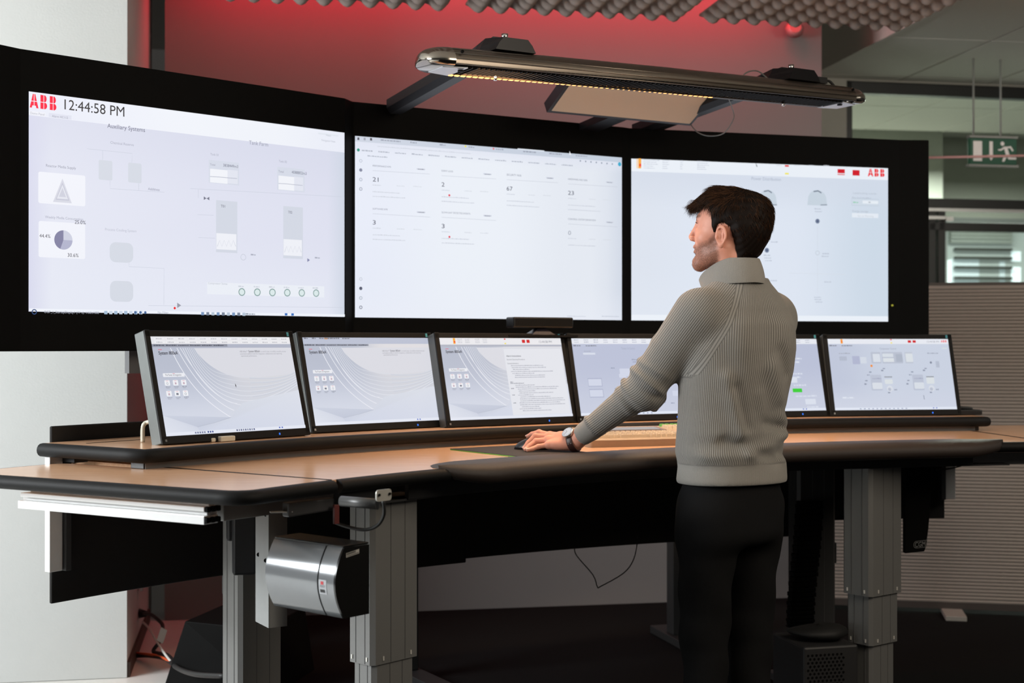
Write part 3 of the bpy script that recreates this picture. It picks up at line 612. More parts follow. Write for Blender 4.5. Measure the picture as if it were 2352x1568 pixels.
def xa_screen(u, mode):
    """grey start page with sweeping white ribbons"""
    def bg(a, b):
        c = lerp((182, 188, 204), (206, 211, 227), sstep(.2, 1, b)); c = lerp(c, (208, 210, 218), sstep(.25, .7, a)); c = lerp(c, (215, 220, 232), sstep(.45, .9, b)*.6)
        return lerp(c, (222, 220, 224), sstep(.4, .65, a)*sstep(.6, .2, b))
    u.grad(bg, 22, 14)
    def bz(p0, p1, p2, p3, n=16): return [u.uv(*[(1-t)**3*p0[k]+3*(1-t)**2*t*p1[k]+3*(1-t)*t*t*p2[k]+t**3*p3[k] for k in (0, 1)]) for t in [i/n for i in range(n+1)]]
    # white disc of light behind the ribbons
    u.poly(bz((.28, .12), (.36, .36), (.52, .44), (.62, .44))+bz((.62, .44), (.75, .44), (.88, .42), (1.0, .40))[1:]+[u.uv(1, .12)], (217, 218, 226))
    for k in range(10):
        t = k/9; x0 = .12+.16*t**.6; e = (1.0, .60-.22*t); lo = .90-.46*t
        c = lerp((232, 234, 243), (214, 218, 227), t)
        if k < 3: pts = bz((x0, .11), (x0+.07+.02*k, .50), (x0+.20+.02*k, .70), (.46+.03*k, .845-.07*k))
        else: pts = bz((x0, .11), (x0+.08, .60-.18*t), (.42, lo-.06), (.56, lo-.02), 12)+bz((.56, lo-.02), (.72, lo+.01), (.9, e[1]+.08), e, 12)[1:]
        u.line(pts, .0026-.0012*t, c)
        if k >= 3: u.line([(x, y-.003) for x, y in pts[14:]], .0035, (204, 208, 219))
    def fan(p, c0, c1, c2): u.poly([u.uv(*q) for q in p], None, [c0, c1, c2])
    fan([(.46, .845), (.0, .795), (.215, .925)], (196, 202, 218), (202, 208, 223), (192, 198, 215))
    u.poly([u.uv(0, .795), u.uv(.215, .925), u.uv(.24, 1), u.uv(0, 1)], None, [(214, 219, 231), (206, 211, 226), (210, 215, 229), (222, 226, 237)])
    u.poly([u.uv(*p) for p in ((.215, .925), (.46, .845), (.56, .70), (1, .585), (1, 1), (.24, 1))], None, [(200, 206, 222), (208, 213, 226), (212, 217, 228), (218, 222, 232), (212, 217, 232), (206, 212, 229)])
    u.line([u.uv(.215, .925), u.uv(.34, .89), u.uv(.46, .845)], .002, (186, 192, 208))
    # header bars
    if mode == 0:
        u.rect(u.uv(0, 0), u.uv(1, .085), (229, 229, 233)); u.rect(u.uv(0, .078), u.uv(1, .118), (176, 181, 198)); u.rect(u.uv(.0, .078), u.uv(.52, .105), (142, 146, 160))
        for j in range(2):
            for i in range(13):
                x = .025+i*.075; u.rect(u.uv(x-.005, .008+j*.036), u.uv(x+.066, .040+j*.036), (234, 234, 238)); u.fake(u.uv(x+.008, .029+j*.036), .022, .0036, (186, 187, 195), i+13*j)
    elif mode == 1:
        u.rect(u.uv(0, 0), u.uv(1, .075), (186, 192, 210)); u.rect(u.uv(0, .078), u.uv(.5, .10), (150, 155, 170)); u.rect(u.uv(.165, .004), u.uv(.187, .022), (240, 160, 40))
        for x, w in ((.01, .03), (.07, .03), (.125, .10), (.22, .06), (.30, .06)): u.fake(u.uv(x, .018), w*MW, .005, (110, 114, 128), int(x*99))
    else:
        u.rect(u.uv(0, 0), u.uv(1, .085), (232, 232, 236)); u.rect(u.uv(0, .084), u.uv(1, .108), (176, 180, 194)); u.rect(u.uv(.105, .004), u.uv(.122, .075), (245, 175, 60)); u.rect(u.uv(.11, .04), u.uv(.122, .06), (240, 60, 40))
        for x in (.14, .2, .28, .34):
            for j in range(3): u.fake(u.uv(x, .022+j*.02), .02, .003, (190, 192, 202), int(x*90)+j)
        for x in (.665, .704): u.rect(u.uv(x, .022), u.uv(x+.026, .062), (206, 18, 30))
        u.rect(u.uv(.517, .008), u.uv(.53, .022), (220, 40, 50)); u.rect(u.uv(.517, .062), u.uv(.53, .078), (238, 222, 90)); u.text(u.uv(.81, .062), .0085, '12:44:58 PM', (128, 130, 142), w=.058)
    if mode < 2:
        for i in range(6): u.fake(u.uv(.01+i*.082, .098 if mode == 0 else .094), .038, .004, (80, 84, 98), i+5)
    u.rect(u.uv(.035, .133), u.uv(.06, .139), (226, 84, 110))
    u.text(u.uv(.035, .186), .0098, 'System 800xA', (48, 48, 58), bold=True, w=.068)
    u.rect(u.uv(.04, .375), u.uv(.185, .413), (232, 234, 240), rr=.002); u.text(u.uv(.055, .402), .0055, 'The Power of Integration', (88, 90, 102), w=.057); u.rect(u.uv(.105, .378), u.uv(.120, .381), (226, 84, 110))
    for j in range(2):
        for i in range(3):
            x, y = .043+i*.055, .445+j*.108; u.rect(u.uv(x, y), u.uv(x+.035, y+.055), (236, 238, 243), rr=.003); u.rect(u.uv(x+.009, y+.007), u.uv(x+.026, y+.010), (226, 110, 126))
            q = u.uv(x+.0175, y+.034); k = i+3*j
            if k in (0, 5): u.disc(q, .0035, (140, 144, 158), .001)
            elif k == 4: u.rect((q[0]-.004, q[1]+.003), (q[0]+.004, q[1]-.003), (120, 124, 138))
            else: u.rect((q[0]-.003, q[1]+.003), (q[0]+.003, q[1]-.003), (196, 170, 184)); 
            u.fake(u.uv(x+.003, y+.072), .017, .003, (150, 154, 168), k); u.fake(u.uv(x+.006, y+.084), .012, .0025, (160, 164, 178), k+9)
    if mode < 2:
        u.text(u.uv(.60, .168), .0055, 'ABB Ability\u2122', (150, 150, 160), w=.031); u.text(u.uv(.665, .168), .0065, 'System 800xA', (125, 125, 135), w=.045, bold=True)
        u.text(u.uv(.755, .168), .0052, 'is a world class, incredibly versatile process', (160, 160, 170), w=.104); u.text(u.uv(.60, .192), .0052, 'automation platform built for integration, collaboration and improving', (158, 158, 168), w=.168); u.text(u.uv(.605, .215), .0052, 'operational performance.', (158, 158, 168), w=.062)
    else:
        u.rect(u.uv(.50, .115), u.uv(.985, .965), (226, 228, 235)); u.rect(u.uv(.50, .115), u.uv(.985, .14), (216, 218, 226))
        rr = random.Random(3); y = .15
        for t, y, x, w in (('Alarm Instructions', .238, .515, .065), ('Standard Operating Procedures', .28, .515, .08), ('General Information', .33, .515, .05)): u.text(u.uv(x, y), .006 if y < .25 else .005, t, (110, 112, 124), w=w, bold=y < .25)
        for k in range(24):
            y = .355+k*.0245
            if k in (7, 8): continue
            x = .515 if k == 9 else .535+.03*rr.random()+(.02 if k > 11 else 0)
            u.fake(u.uv(x, y), MW*rr.uniform(.12, .40) if k != 9 else .06, .0038, (176, 178, 190) if k != 9 else (140, 142, 154), k)
        for y in (.56, .64, .72, .82): u.fake(u.uv(.515, y), .013, .0038, (140, 142, 154), int(y*100))
    u.rect(u.uv(0, .968), u.uv(1 if mode else 1, 1), (226, 230, 241))
    if mode == 0:
        for i in range(5): u.rect(u.uv(.19+i*.0155, .974), u.uv(.20+i*.0155, .992), (120, 128, 160))
        for i in range(3): u.disc(u.uv(.281+i*.0155, .982), .0028, (50, 70, 140))
        for i in range(9): u.rect(u.uv(.48+i*.0155, .973), u.uv(.489+i*.0155, .991), ((80, 90, 130), (130, 136, 160))[i % 2])
    if mode < 2:
        for x in (.795, .815): u.rect(u.uv(x, .973), u.uv(x+.009, .988), (60, 92, 190))
    if mode == 0:
        q = u.uv(.525, .515); u.poly([(q[0], q[1]+.006), (q[0]+.0042, q[1]-.003), (q[0]+.002, q[1]-.003), (q[0]+.0035, q[1]-.0065), (q[0]+.002, q[1]-.007), (q[0]+.0008, q[1]-.0035), (q[0], q[1]-.002)], (40, 40, 50))
def proc_screen(u, mode):
    def bg(a, b): return lerp(lerp((188, 196, 216), (200, 208, 224), sstep(0, .5, a)), (204, 210, 226), sstep(.6, 1, b)) if mode == 5 else lerp((184, 191, 214), (198, 204, 222), sstep(.3, 1, b))
    u.grad(bg, 12, 8)
    def Rr(x0, y0, x1, y1, c, rr=0): u.rect(u.uv(x0, y0), u.uv(x1, y1), c, rr=rr)
    Rr(0, 0, 1, .075, (228, 231, 239)); Rr(0, .965, 1, 1, (222, 228, 241))
    for x, w in ((.01, .06), (.11, .09)): u.fake(u.uv(x, .105), w*MW, .006, (120, 126, 142), int(x*70))
    if mode == 5:
        Rr(.105, .006, .122, .068, (245, 160, 40)); Rr(.108, .03, .12, .05, (240, 110, 50)); Rr(.515, .006, .528, .02, (222, 60, 70)); Rr(.515, .05, .53, .068, (240, 226, 120))
        for x in (.66, .70): Rr(x, .022, x+.027, .056, (206, 20, 32))
        u.text(u.uv(.82, .054), .0075, '12:44:58 PM', (150, 154, 166), w=.054); u.logo(u.uv(.937, .05), .027, .009, (238, 70, 76), (228, 231, 239))
        u.text(u.uv(.42, .153), .0075, 'Compressor Control', (150, 157, 174), w=.072); Rr(.94, .13, .98, .142, (214, 222, 222))
        for t, x, y in (('Inlet Air', .08, .215), ('Wet Gas Cooling', .81, .215)): u.fake(u.uv(x, y), .05, .006, (165, 172, 188), int(x*50))
        for x0, y0, x1, y1, c in ((.08, .25, .14, .31, (176, 184, 202)), (.185, .245, .245, .36, (174, 180, 206)), (.25, .26, .30, .35, (208, 215, 227)), (.34, .19, .42, .35, (184, 191, 207)), (.355, .215, .415, .33, (214, 220, 230)), (.43, .19, .60, .35, (184, 191, 207)),
                                  (.435, .21, .525, .26, (212, 219, 228)), (.437, .275, .527, .33, (216, 222, 228)), (.545, .22, .60, .33, (172, 180, 196)), (.62, .19, .685, .35, (190, 197, 211)), (.627, .21, .685, .33, (216, 222, 228)), (.87, .32, .90, .41, (180, 188, 205))): Rr(x0, y0, x1, y1, c, .002)
        for dx in (0, .345):
            Rr(.315+dx, .51, .405+dx, .73, (186, 193, 210), .004); Rr(.325+dx, .62, .405+dx, .71, (214, 220, 229), .004); Rr(.43+dx, .535, .495+dx, .548, (140, 145, 152)); Rr(.43+dx, .575 if dx == 0 else .55, .495+dx, .64, (216, 222, 226), .004); u.disc(u.uv(.465+dx, .705), .013, (214, 219, 229)); u.disc(u.uv(.462+dx, .715), .007, (184, 190, 206))
            for x, y in ((.425, .43), (.41, .46), (.27, .60), (.26, .65), (.31, .48), (.445, .77), (.50, .73), (.29, .52)): u.fake(u.uv(x+dx, y), .012, .007, (140, 148, 168), int(x*99))
            u.fake(u.uv(.33+dx, .57), .04, .005, (160, 165, 188), 4)
        u.line([u.uv(.735, .80), u.uv(.738, .86)], .002, (110, 118, 140)); u.disc(u.uv(.335, .385), .005, (238, 140, 40)); u.disc(u.uv(.83, .34), .005, (130, 138, 158)); u.fake(u.uv(.07, .84), .05, .008, (218, 224, 236), 2)
    else:
        for i in range(12): u.fake(u.uv(.02+i*.08, .028), .02, .004, (170, 176, 194), i); u.fake(u.uv(.02+i*.08, .056), .02, .004, (170, 176, 194), i+4)
        u.text(u.uv(.40 if mode == 3 else .72, .148), .0085, 'Tandem 1st Control' if mode == 3 else 'Separation', (160, 167, 190), w=.06 if mode == 3 else .04); Rr(.08, .19, .18, .215, (212, 218, 232)); u.fake(u.uv(.09, .176), .03, .004, (166, 172, 192), 1)
        for y in (.52, .66): Rr(.09, y, .205, y+.11, (170, 177, 202)); Rr(.093, y+.012, .20, y+.10, (206, 212, 230))
        rr = random.Random(mode)
        if mode == 3:
            for k in range(34):
                x, y = rr.uniform(.27, .95), rr.uniform(.27, .92); u.fake(u.uv(x, y), rr.uniform(.008, .03), .0055, (146, 153, 178) if k % 3 else (214, 220, 234), k)
            for x, y, w, h in ((.36, .40, .10, .10), (.35, .47, .06, .05), (.76, .5, .07, .06), (.66, .62, .08, .05), (.78, .70, .07, .07)): Rr(x, y, x+w, y+h, (206, 212, 230), .003)
        else:
            for x, y, w in ((.70, .20, .11), (.74, .29, .11), (.70, .34, .13), (.73, .50, .11), (.72, .55, .10), (.75, .66, .11), (.755, .81, .18), (.84, .96, .1)): u.fake(u.uv(x, y), w*MW, .008, (214, 220, 234), int(y*60))
            for x, y in ((.68, .335), (.695, .54), (.83, .84)): Rr(x, y, x+.09, y+.075, (216, 222, 235), .003)
            Rr(.735, .695, .815, .747, (52, 205, 52))
    for i in range(12): Rr(.2+i*.034, .976, .212+i*.034, .99, (150, 160, 185))
    for x in (.80, .825): Rr(x, .972, x+.01, .985, (60, 92, 190))
for i, t in enumerate(MONS):
    (x, y), yaw = MON[i]; u = UI((x, y, MZ), math.radians(yaw), MT, MW, MH)
    u.c = u.c+u.n*.0008
    (xa_screen if i < 3 else proc_screen)(u, i); u.build('screen', t)
# ================================================================ the arc-shaped control desk
DT = HC-.348         # worktop surface
ST = HC-.290         # monitor shelf surface
desk = thing('control_desk', (*Q(4.0, 30.5), 0), 'long curved standing control desk with beech top, black edges and silver lifting columns', 'desk')
def outline_sweep(m, path, prof):
    """profile points (offset to the right of travel, z) swept along an open plan path"""
    rows = []
    for i, p in enumerate(path):
        a = Vector(path[max(i-1, 0)]); b = Vector(path[min(i+1, len(path)-1)]); d = (b-a).normalized(); n = Vector((d.y, -d.x))
        rows.append([(p[0]+n.x*o, p[1]+n.y*o, z) for o, z in prof])
    m.smooth = True; m.grid(rows); m.smooth = False
    for r in (rows[0], rows[-1]): m.add(r, [tuple(range(len(r)))])
def bull(z, h, w, n=8): return [(-.004, z)]+[(w*math.sin(math.pi*k/n)**.8, z-h*(1-math.cos(math.pi*k/n))/2) for k in range(n+1)]+[(-.004, z-h)]
RI, RO = 3.385, 4.47
# main worktop
m = MB(); m.prism(arc(RI, 54.69, 6.31, 60)+arc(RO, 6.31, 54.69, 60), DT-.034, DT); top = m.build('worktop', WOOD, desk)
m = MB(); outline_sweep(m, arc(RI, 54.45, 6.3, 70)[::-1], [(-o, z) for o, z in bull(DT, .036, .024)]); m.build('worktop_edge', SOFTB, desk)
# left and right wings
for sgn in (0, 1):
    f = (lambda a: a) if not sgn else (lambda a: 61-a)
    WR = 4.385; corners = [Q(RI, f(54.79)), Q(RI, f(56.6)), Q(RI, f(58.4)), Q(RI+.0, f(60.35)), Q(3.9, f(60.35)), Q(WR, f(60.35)), Q(WR, f(57.8)), Q(WR, f(55.75)), Q(4.10, f(55.6)), Q(4.08, f(54.79))]
    pl = fillet(corners, [0, 0, 0, .075, 0, .06, 0, .05, 0, 0], 10)
    MB().prism(pl, DT-.034, DT).build('wing_worktop', WOOD, desk)
    path = pl[:-1]
    m = MB(); outline_sweep(m, path[::-1], [(-o, z) for o, z in bull(DT, .036, .024)] if sgn else [(o, z) for o, z in bull(DT, .036, .024)]); m.build('wing_edge', SOFTB, desk)
for f in (lambda a: a, lambda a: 61-a): MB().prism(arc(RI+.004, f(54.62), f(54.86), 2)+arc(4.06, f(54.86), f(54.62), 2), DT-.03, DT+.0004).build('joint_strip', BLACK, desk)
# padded armrest lying over the front edge
m = MB(); rows = []; n = 60; a0, a1 = 47.7, 9.2
for i in range(n+1):
    t = i/n; ph = a0+(a1-a0)*t; e = min(1, min(t, 1-t)*16)**.5
    w = .012+.098*e; rr = 3.40; k_ = .25+.75*e
    rows.append([P(rr+(w if ph < 60 else 0), ph, DT+.001), P(rr+w*.8, ph, DT+.006), P(rr+.0, ph, DT+.010), P(rr-.05*e-.01, ph, DT+.009), P(rr-.078*e-.012, ph, DT-.002), P(rr-.090*e-.014, ph, DT-.022*k_), P(rr-.082*e-.012, ph, DT-.042*k_), P(rr-.05*e-.01, ph, DT-.05*k_), P(rr-.02, ph, DT-.044*k_)])
m.smooth = True; m.grid(rows); m.smooth = False
for r in (rows[0], rows[-1]): m.add(r, [tuple(range(len(r)))])
m.build('armrest_pad', mat('dark_brown_armrest_foam', (.030, .022, .019), .5, noise=.2, scale=200, bump=.3, bscale=1200, spec=.35), desk)
# apron and rails below the top
m = MB(); m.prism(arc(3.46, 48.5, 10.5, 50)+arc(3.475, 10.5, 48.5, 50), DT-.088, DT-.035); m.prism(arc(3.40, 54, 51.0, 6)+arc(3.42, 51.0, 54, 6), DT-.068, DT-.035); m.build('front_apron', BLACKP, desk)
m = MB(); m.prism(arc(3.475, 49, 8, 50)+arc(3.53, 8, 49, 50), DT-.092, DT-.086); m.build('apron_rail', DARKG, desk)
def bar(m, a, b, w, z0, z1):
    a, b = Vector(a), Vector(b); d = (b-a).normalized(); n = Vector((-d.y, d.x))*w/2
    m.prism([tuple(a+n), tuple(b+n), tuple(b-n), tuple(a-n)], z0, z1)
for f, nm in ((lambda a: a, 0), (lambda a: 61-a, 1)):
    m = MB()
    bar(m, Q(3.53, f(59.45)), Q(4.20, f(59.45)), .05, DT-.092, DT-.071); bar(m, Q(3.535, f(59.3)), Q(4.2, f(59.3)), .036, DT-.071, DT-.060); bar(m, Q(3.53, f(59.45)), Q(4.19, f(59.45)), .05, DT-.060, DT-.049); bar(m, Q(3.535, f(59.2)), Q(4.18, f(59.2)), .036, DT-.049, DT-.036)
    m.build('wing_rail', mat('bright_aluminium_rail', (.74, .74, .735), .35, .2, .03), desk, bev=.0015)
    m = MB(); e = Vector(Q(3.53, f(59.45)))
    for i, (o, z) in enumerate(((-.018, -.082), (.002, -.082), (.02, -.082), (-.016, -.055), (.004, -.055), (.02, -.055))):
        d = Vector((math.cos(math.radians(f(59.45))), math.sin(math.radians(f(59.45))))); q = e+d*o; r_ = Vector(Q(3.52, f(59.45)))-e; m.box((q.x+r_.x*.3, q.y+r_.y*.3, DT+z), (.013, .013, .014), Rz(math.radians(f(59.45))))
    m.build('rail_end_cap', BLACK, desk, bev=.003)
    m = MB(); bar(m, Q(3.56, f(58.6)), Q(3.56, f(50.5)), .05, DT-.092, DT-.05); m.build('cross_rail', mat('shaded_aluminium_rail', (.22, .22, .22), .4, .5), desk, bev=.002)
    # upright profile carrying shelf and modesty panel
    m = MB(); a = math.radians(f(57.3)); a = math.radians(f(55.8)); q = Q(4.42, f(55.80)); m.box((*q, HC-.497), (.046, .024, .345), Rz(a)); m.build('side_profile', mat('bright_aluminium_rail', (.8, .8, .79)), desk, bev=.002)
    m = MB(); q = Q(4.41, f(55.35)); m.box((*q, HC-.53), (.02, .03, .28), Rz(a)); q = Q(4.385, f(55.45)); m.box((*q, HC-.445), (.05, .012, .085), Rz(a)); m.build('side_bracket', mat('dark_bracket', (.035, .036, .038), .5, .2), desk, bev=.002)
    q = Vector(P(4.379, f(55.4), HC-.475)); MB().cyl(q, q+Vector(P(4.27, f(56), 0))-Vector(P(4.274, f(56), 0)), .006, 12).build('bolt', STEEL, desk)
# monitor shelf
SI, SO, SA, SB = 4.0, 4.44, 56.1, 5.55
pl = [Q(SO, SA), *arc(SI, SA, SB, 60), *arc(SO, SB, SA, 60)[:-1]]
m = MB(); m.prism(arc(SI, SA, SB, 60)+arc(SO, SB, SA, 60), ST-.036, ST); m.build('monitor_shelf', WOOD, desk)
path = [Q(SO, SA)]+[Q(SO-(SO-SI)*k/6, SA) for k in range(1, 6)]+arc(SI, SA, SB, 60)+[Q(SI+(SO-SI)*k/6, SB) for k in range(1, 7)]
m = MB(); outline_sweep(m, path, [(o, z) for o, z in bull(ST, .040, .022)]); m.build('shelf_edge', SOFTB, desk)
m = MB(); m.prism(arc(SI+.02, SA-.3, SB+.5, 60)+arc(SI+.03, SB+.5, SA-.3, 60), DT, ST-.036); m.build('shelf_riser', mat('grey_riser_strip', (.15, .15, .15), .5, .3), desk)
for r_, ph in ((SI+.05, SA-.6), (SI+.05, SB+.6), (SO-.06, SA-.9)): q = Q(r_, ph); MB().box((*q, (DT+ST-.036)/2), (.05, .055, ST-.036-DT), Rz(math.radians(ph))).build('shelf_foot', BLACKP, desk, bev=.002)
m = MB(); m.prism(arc(4.315, 55.3, 52.5, 6)+arc(4.322, 52.5, 55.3, 6), ST+.0002, ST+.0010); m.build('cable_slot', BLACK, desk)
# curved black modesty panel
pan = []
m = MB(); m.prism(arc(4.45, 55.6, 47.2, 14)+arc(4.462, 47.2, 55.6, 14), HC-.772, HC-.243); m.prism(arc(4.45, 47.2, 33.8, 16)+arc(4.462, 33.8, 47.2, 16), HC-.835, HC-.283); m.prism(arc(4.45, 33.8, 13.2, 24)+arc(4.462, 13.2, 33.8, 24), HC-.82, HC-.283); m.prism(arc(4.45, 13.2, 5.3, 10)+arc(4.462, 5.3, 13.2, 10), HC-.757, HC-.283)
m.build('modesty_panel', mat('black_modesty_board', (.016, .015, .0145), .7, noise=.1, spec=.2), desk, bev=.004)
# lifting columns
def column(r, ph, tw, rw, zt, rot, COLUMN, steps):
    R = Rz(math.radians(rot)); c = None; z1 = zt
    for k, z0 in enumerate(list(steps)+[.03]):
        s = 1-.13*k; q = Q(r, ph); m = MB(); hx, hy = tw*s/2, rw*s/2; ch = .012
        pts = [(-hx+ch, -hy), (hx-ch, -hy), (hx, -hy+ch), (hx, hy-ch), (hx-ch, hy), (-hx+ch, hy), (-hx, hy-ch), (-hx, -hy+ch)]
        pts = [tuple((R @ Vector((x, y, 0))).to_2d()+Vector(q)) for x, y in pts]
        m.prism(pts, z0, z1+(.02 if k else 0))
        if c is None: c = o = m.build('lifting_column', COLUMN, desk)
        else: o = m.build('column_stage', COLUMN, c)
        m = MB()
        for x in (.18, -.12): p = R @ Vector((tw*s*x, -hy-.0004, 0)); m.box((q[0]+p.x, q[1]+p.y, (z0+z1)/2), (.0022, .0014, z1-z0-.004), R)
        for y in (-.2, .16): p = R @ Vector((-hx-.0004, rw*s*y, 0)); m.box((q[0]+p.x, q[1]+p.y, (z0+z1)/2), (.0014, .0022, z1-z0-.004), R)
        for y in (-.2, .16): p = R @ Vector((hx+.0004, rw*s*y, 0)); m.box((q[0]+p.x, q[1]+p.y, (z0+z1)/2), (.0014, .0022, z1-z0-.004), R)
        m.build('groove', mat('column_groove', (.10, .10, .10), .6), c)
        if z0 > .05:
            m = MB()
            for x in (-.28, .3): p = R @ Vector((tw*s*x, -hy-.0008, 0)); MB().box((q[0]+p.x, q[1]+p.y, z0+.016), (.005, .003, .012), R).build('slot', mat('bright_slot', (.75, .73, .68), .3, .3), c)
            for y in (-.28, .3): p = R @ Vector((-hx-.0008, rw*s*y, 0)); MB().box((q[0]+p.x, q[1]+p.y, z0+.016), (.003, .005, .012), R).build('slot', mat('bright_slot', (.75, .73, .68), .3, .3), c)
        z1 = z0
    q = Q(r, ph); m = MB(); m.box((*q, .015), (.36 if rw < .2 else .3, .10, .03), R); m.build('foot_plate', DARKG, c, bev=.004); return c
c1 = column(3.552, 48.65, .185, .105, HC-.44, 48.65, COLUMN, (HC-.895, HC-1.072))
c2 = column(3.545, 16.3, .185, .130, HC-.44, 38, mat('shaded_silver_column', (.19, .19, .185), .45, .3, .05, scale=300), (HC-.895, HC-1.072))
c3 = column(4.20, 48.15, .17, .10, HC-.52, 48.15, COLUMN, ())
c4 = column(4.20, 14.8, .17, .10, HC-.44, 14.8, mat('shaded_rear_column', (.05, .05, .051), .5, .2), ())  # shade under the desk is put into this darker column colour
m = MB()
for r, ph in ((3.542, 48.65), (3.542, 16.3), (4.2, 48.15), (4.2, 14.8)): q = Q(r, ph); m = MB(); m.box((*q, HC-.437), (.26, .15, .006), Rz(math.radians(ph))); m.build('top_plate', DARKG, desk)
m = MB(); q = aty(556, 1200, 4.25); m.box((q.x, q.y, HC-.515), (.094, .04, .17), Rz(.25)); q = aty(561, 1200, 4.22); m.box((q.x, q.y, HC-.59), (.072, .035, .22), Rz(.25)); m.build('motor_housing', BLACKP, desk, bev=.008)
# folded sheet bracket at the left
m = MB(); q0 = aty(587, 1000, 3.98); q1 = aty(617, 1000, 3.90); q2 = aty(657, 1000, 4.12)
zt, zb = HC-.455, HC-.795
m.slab([(q0.x, q0.y, zt), (q1.x, q1.y, zt), (q1.x, q1.y, zb-.003), (q0.x, q0.y, zb)], (.003, .003, 0)); m.slab([(q1.x, q1.y, zt), (q2.x, q2.y, zt), (q2.x, q2.y, zb-.042), (q1.x, q1.y, zb-.003)], (.003, .003, 0))
m.build('sheet_bracket', mat('grey_sheet_metal', (.30, .31, .31), .45, .3), desk)
for dx, z in ((.25, -.475), (.8, -.48), (.25, -.60), (.8, -.61)): q = q0.lerp(q1, dx); MB().cyl((q.x, q.y-.001, HC+z), (q.x, q.y+.004, HC+z), .006, 12).build('bracket_hole', BLACK, desk)
# keyboard-tray style hinge plate under the front edge at the seam
a = aty(784, 1140, 3.42); b = aty(868, 1140, 3.37)
m = MB(); m.smooth = True; m.cyl((a.x, a.y, HC-.386), (b.x, b.y, HC-.388), .013, 16); m.smooth = False; m.build('tube_rail', mat('dark_tube_rail', (.09, .09, .09), .4, .4), desk)
q = aty(882, 1135, 3.35); dd = Vector((math.cos(math.radians(51)), math.sin(math.radians(51)), 0)); m = MB()
pr = fillet([(-.026, -.016), (.026, -.016), (.026, .012), (-.026, .012)], [.008]*4, 5)
m.slab([q+dd*x+Vector((0, 0, z)) for x, z in pr], Vector((-.78, .62, 0))*.003); m.build('end_plate', mat('pale_grey_plate', (.48, .47, .43), .4, .4), desk)
for x in (-.018, .018): p = q+dd*x+Vector((.001, -.001, .0)); MB().cyl(p, p+Vector((.002, -.0016, 0)), .0035, 10).build('screw', BLACK, desk)
m = MB(); a = aty(663, 1140, 3.50); b = aty(770, 1140, 3.62); m.slab([(a.x, a.y, HC-.40), (b.x, b.y, HC-.40), (b.x, b.y, HC-.432), (a.x, a.y, HC-.437)], (-.02, .02, 0)); m.build('hand_switch', mat('dark_switch', (.03, .03, .032), .45), desk, bev=.004)
m = MB(); a = aty(772, 1163, 3.6); m.box((a.x, a.y, a.z-.02), (.016, .008, .05), Rz(.8)); m.build('red_tag', mat('dark_red_tag', (.10, .012, .010), .5), desk, bev=.001)
m = MB(); a = aty(624, 1173, 3.52); b = aty(668, 1177, 3.50); m.box((a+b)/2, ((b-a).length, .02, .003), Rz(.3)); m.build('bright_edge', ALU, desk)
# ---------------------------------------------------------------- things fixed below the desk
def tubeobj(name, pts, r, mt, label, cat, n=5, parent=None, group=None):
    m = MB(); m.tube(smooth_path(pts, n), r, 8); o = m.build(name, mt, parent)
    return tag(o, label, cat, group) if label else o
RUB = mat('black_rubber_cable', (.010, .010, .010), .5)
tubeobj('hanging_cable', [aty(880, 1150, 3.36), aty(882, 1180, 3.37), aty(868, 1205, 3.40), aty(840, 1216, 3.46), aty(800, 1210, 3.6), aty(770, 1200, 3.75)], .0045, RUB, 'thick black cable looping below the silver hinge plate at the desk front', 'cable')
# rounded silver and black control box
bxo = aty(740, 1320, 3.62)
cb = thing('control_box', (bxo.x, bxo.y, bxo.z-.13), 'rounded silver and black control box with stickers fixed under the left desk end', 'control box')
A = aty(788, 1262, 3.42); A2 = aty(788, 1420, 3.42); fx = (Vector((-.76, .65, 0))).normalized()   # fx: away along the box
fy = Vector((.65, .76, 0))   # towards the desk column
bulge = []
for k in range(13):
    t = k/12; z = A.z+.004-(A.z-A2.z+.004)*t; o = -.030*math.sin(math.pi*t)**.9; bulge.append((o, z))
def boxsec(m, s0, s1, sh=0.0):
    rows = []
    for s in (s0, s1):
        o = Vector((A.x, A.y, 0))+fx*s
        rows.append([tuple(o+fy*(b-sh*0)+Vector((0, 0, z))) for b, z in bulge]+[tuple(o+fy*.085+Vector((0, 0, bulge[-1][1]))), tuple(o+fy*.085+Vector((0, 0, bulge[0][1])))])
    m.smooth = True; m.grid(rows, close=True); m.smooth = False
    n = len(rows[0]); b = len(m.v)-2*n
    m.add(rows[0], [tuple(range(n))]); m.add(rows[1], [tuple(range(n))[::-1]])
SILV = mat('glossy_silver_shell', (.23, .24, .25), .16, .3, .02)
m = MB(); boxsec(m, .062, .262); o = m.build('shell', SILV, cb)
m = MB(); boxsec(m, .002, .058); m.build('end_shell', SILV, cb)
m = MB(); boxsec(m, -.004, .002); m.build('black_end_face', mat('gloss_black_face', (.008, .008, .008), .2), cb)
m = MB(); boxsec(m, .057, .063); m.build('joint_strip', BLACK, cb)
m = MB(); o = Vector((A.x, A.y, 0)); m.slab([o+fx*.0+fy*.0+Vector((0, 0, A.z+.005)), o+fx*.262+Vector((0, 0, A.z+.005)), o+fx*.262+fy*.087+Vector((0, 0, A.z+.005)), o+fy*.087+Vector((0, 0, A.z+.005))], (0, 0, .005)); m.build('top_cover', mat('gloss_black_face', (.008, .008, .008)), cb, bev=.002)
STK = mat('paper_sticker', (.42, .41, .38), .6); INK = mat('sticker_ink', (.03, .03, .03), .7)
def facept(s, z): return o+fx*(-.0046)+fy*s+Vector((0, 0, z))
m = MB(); m.add([facept(.006, A.z-.020), facept(.050, A.z-.014), facept(.050, A.z-.003), facept(.006, A.z-.009)], [(0, 1, 2, 3)]); lb = m.build('barcode_sticker', STK, cb)
m = MB(); rr = random.Random(2); x = .008
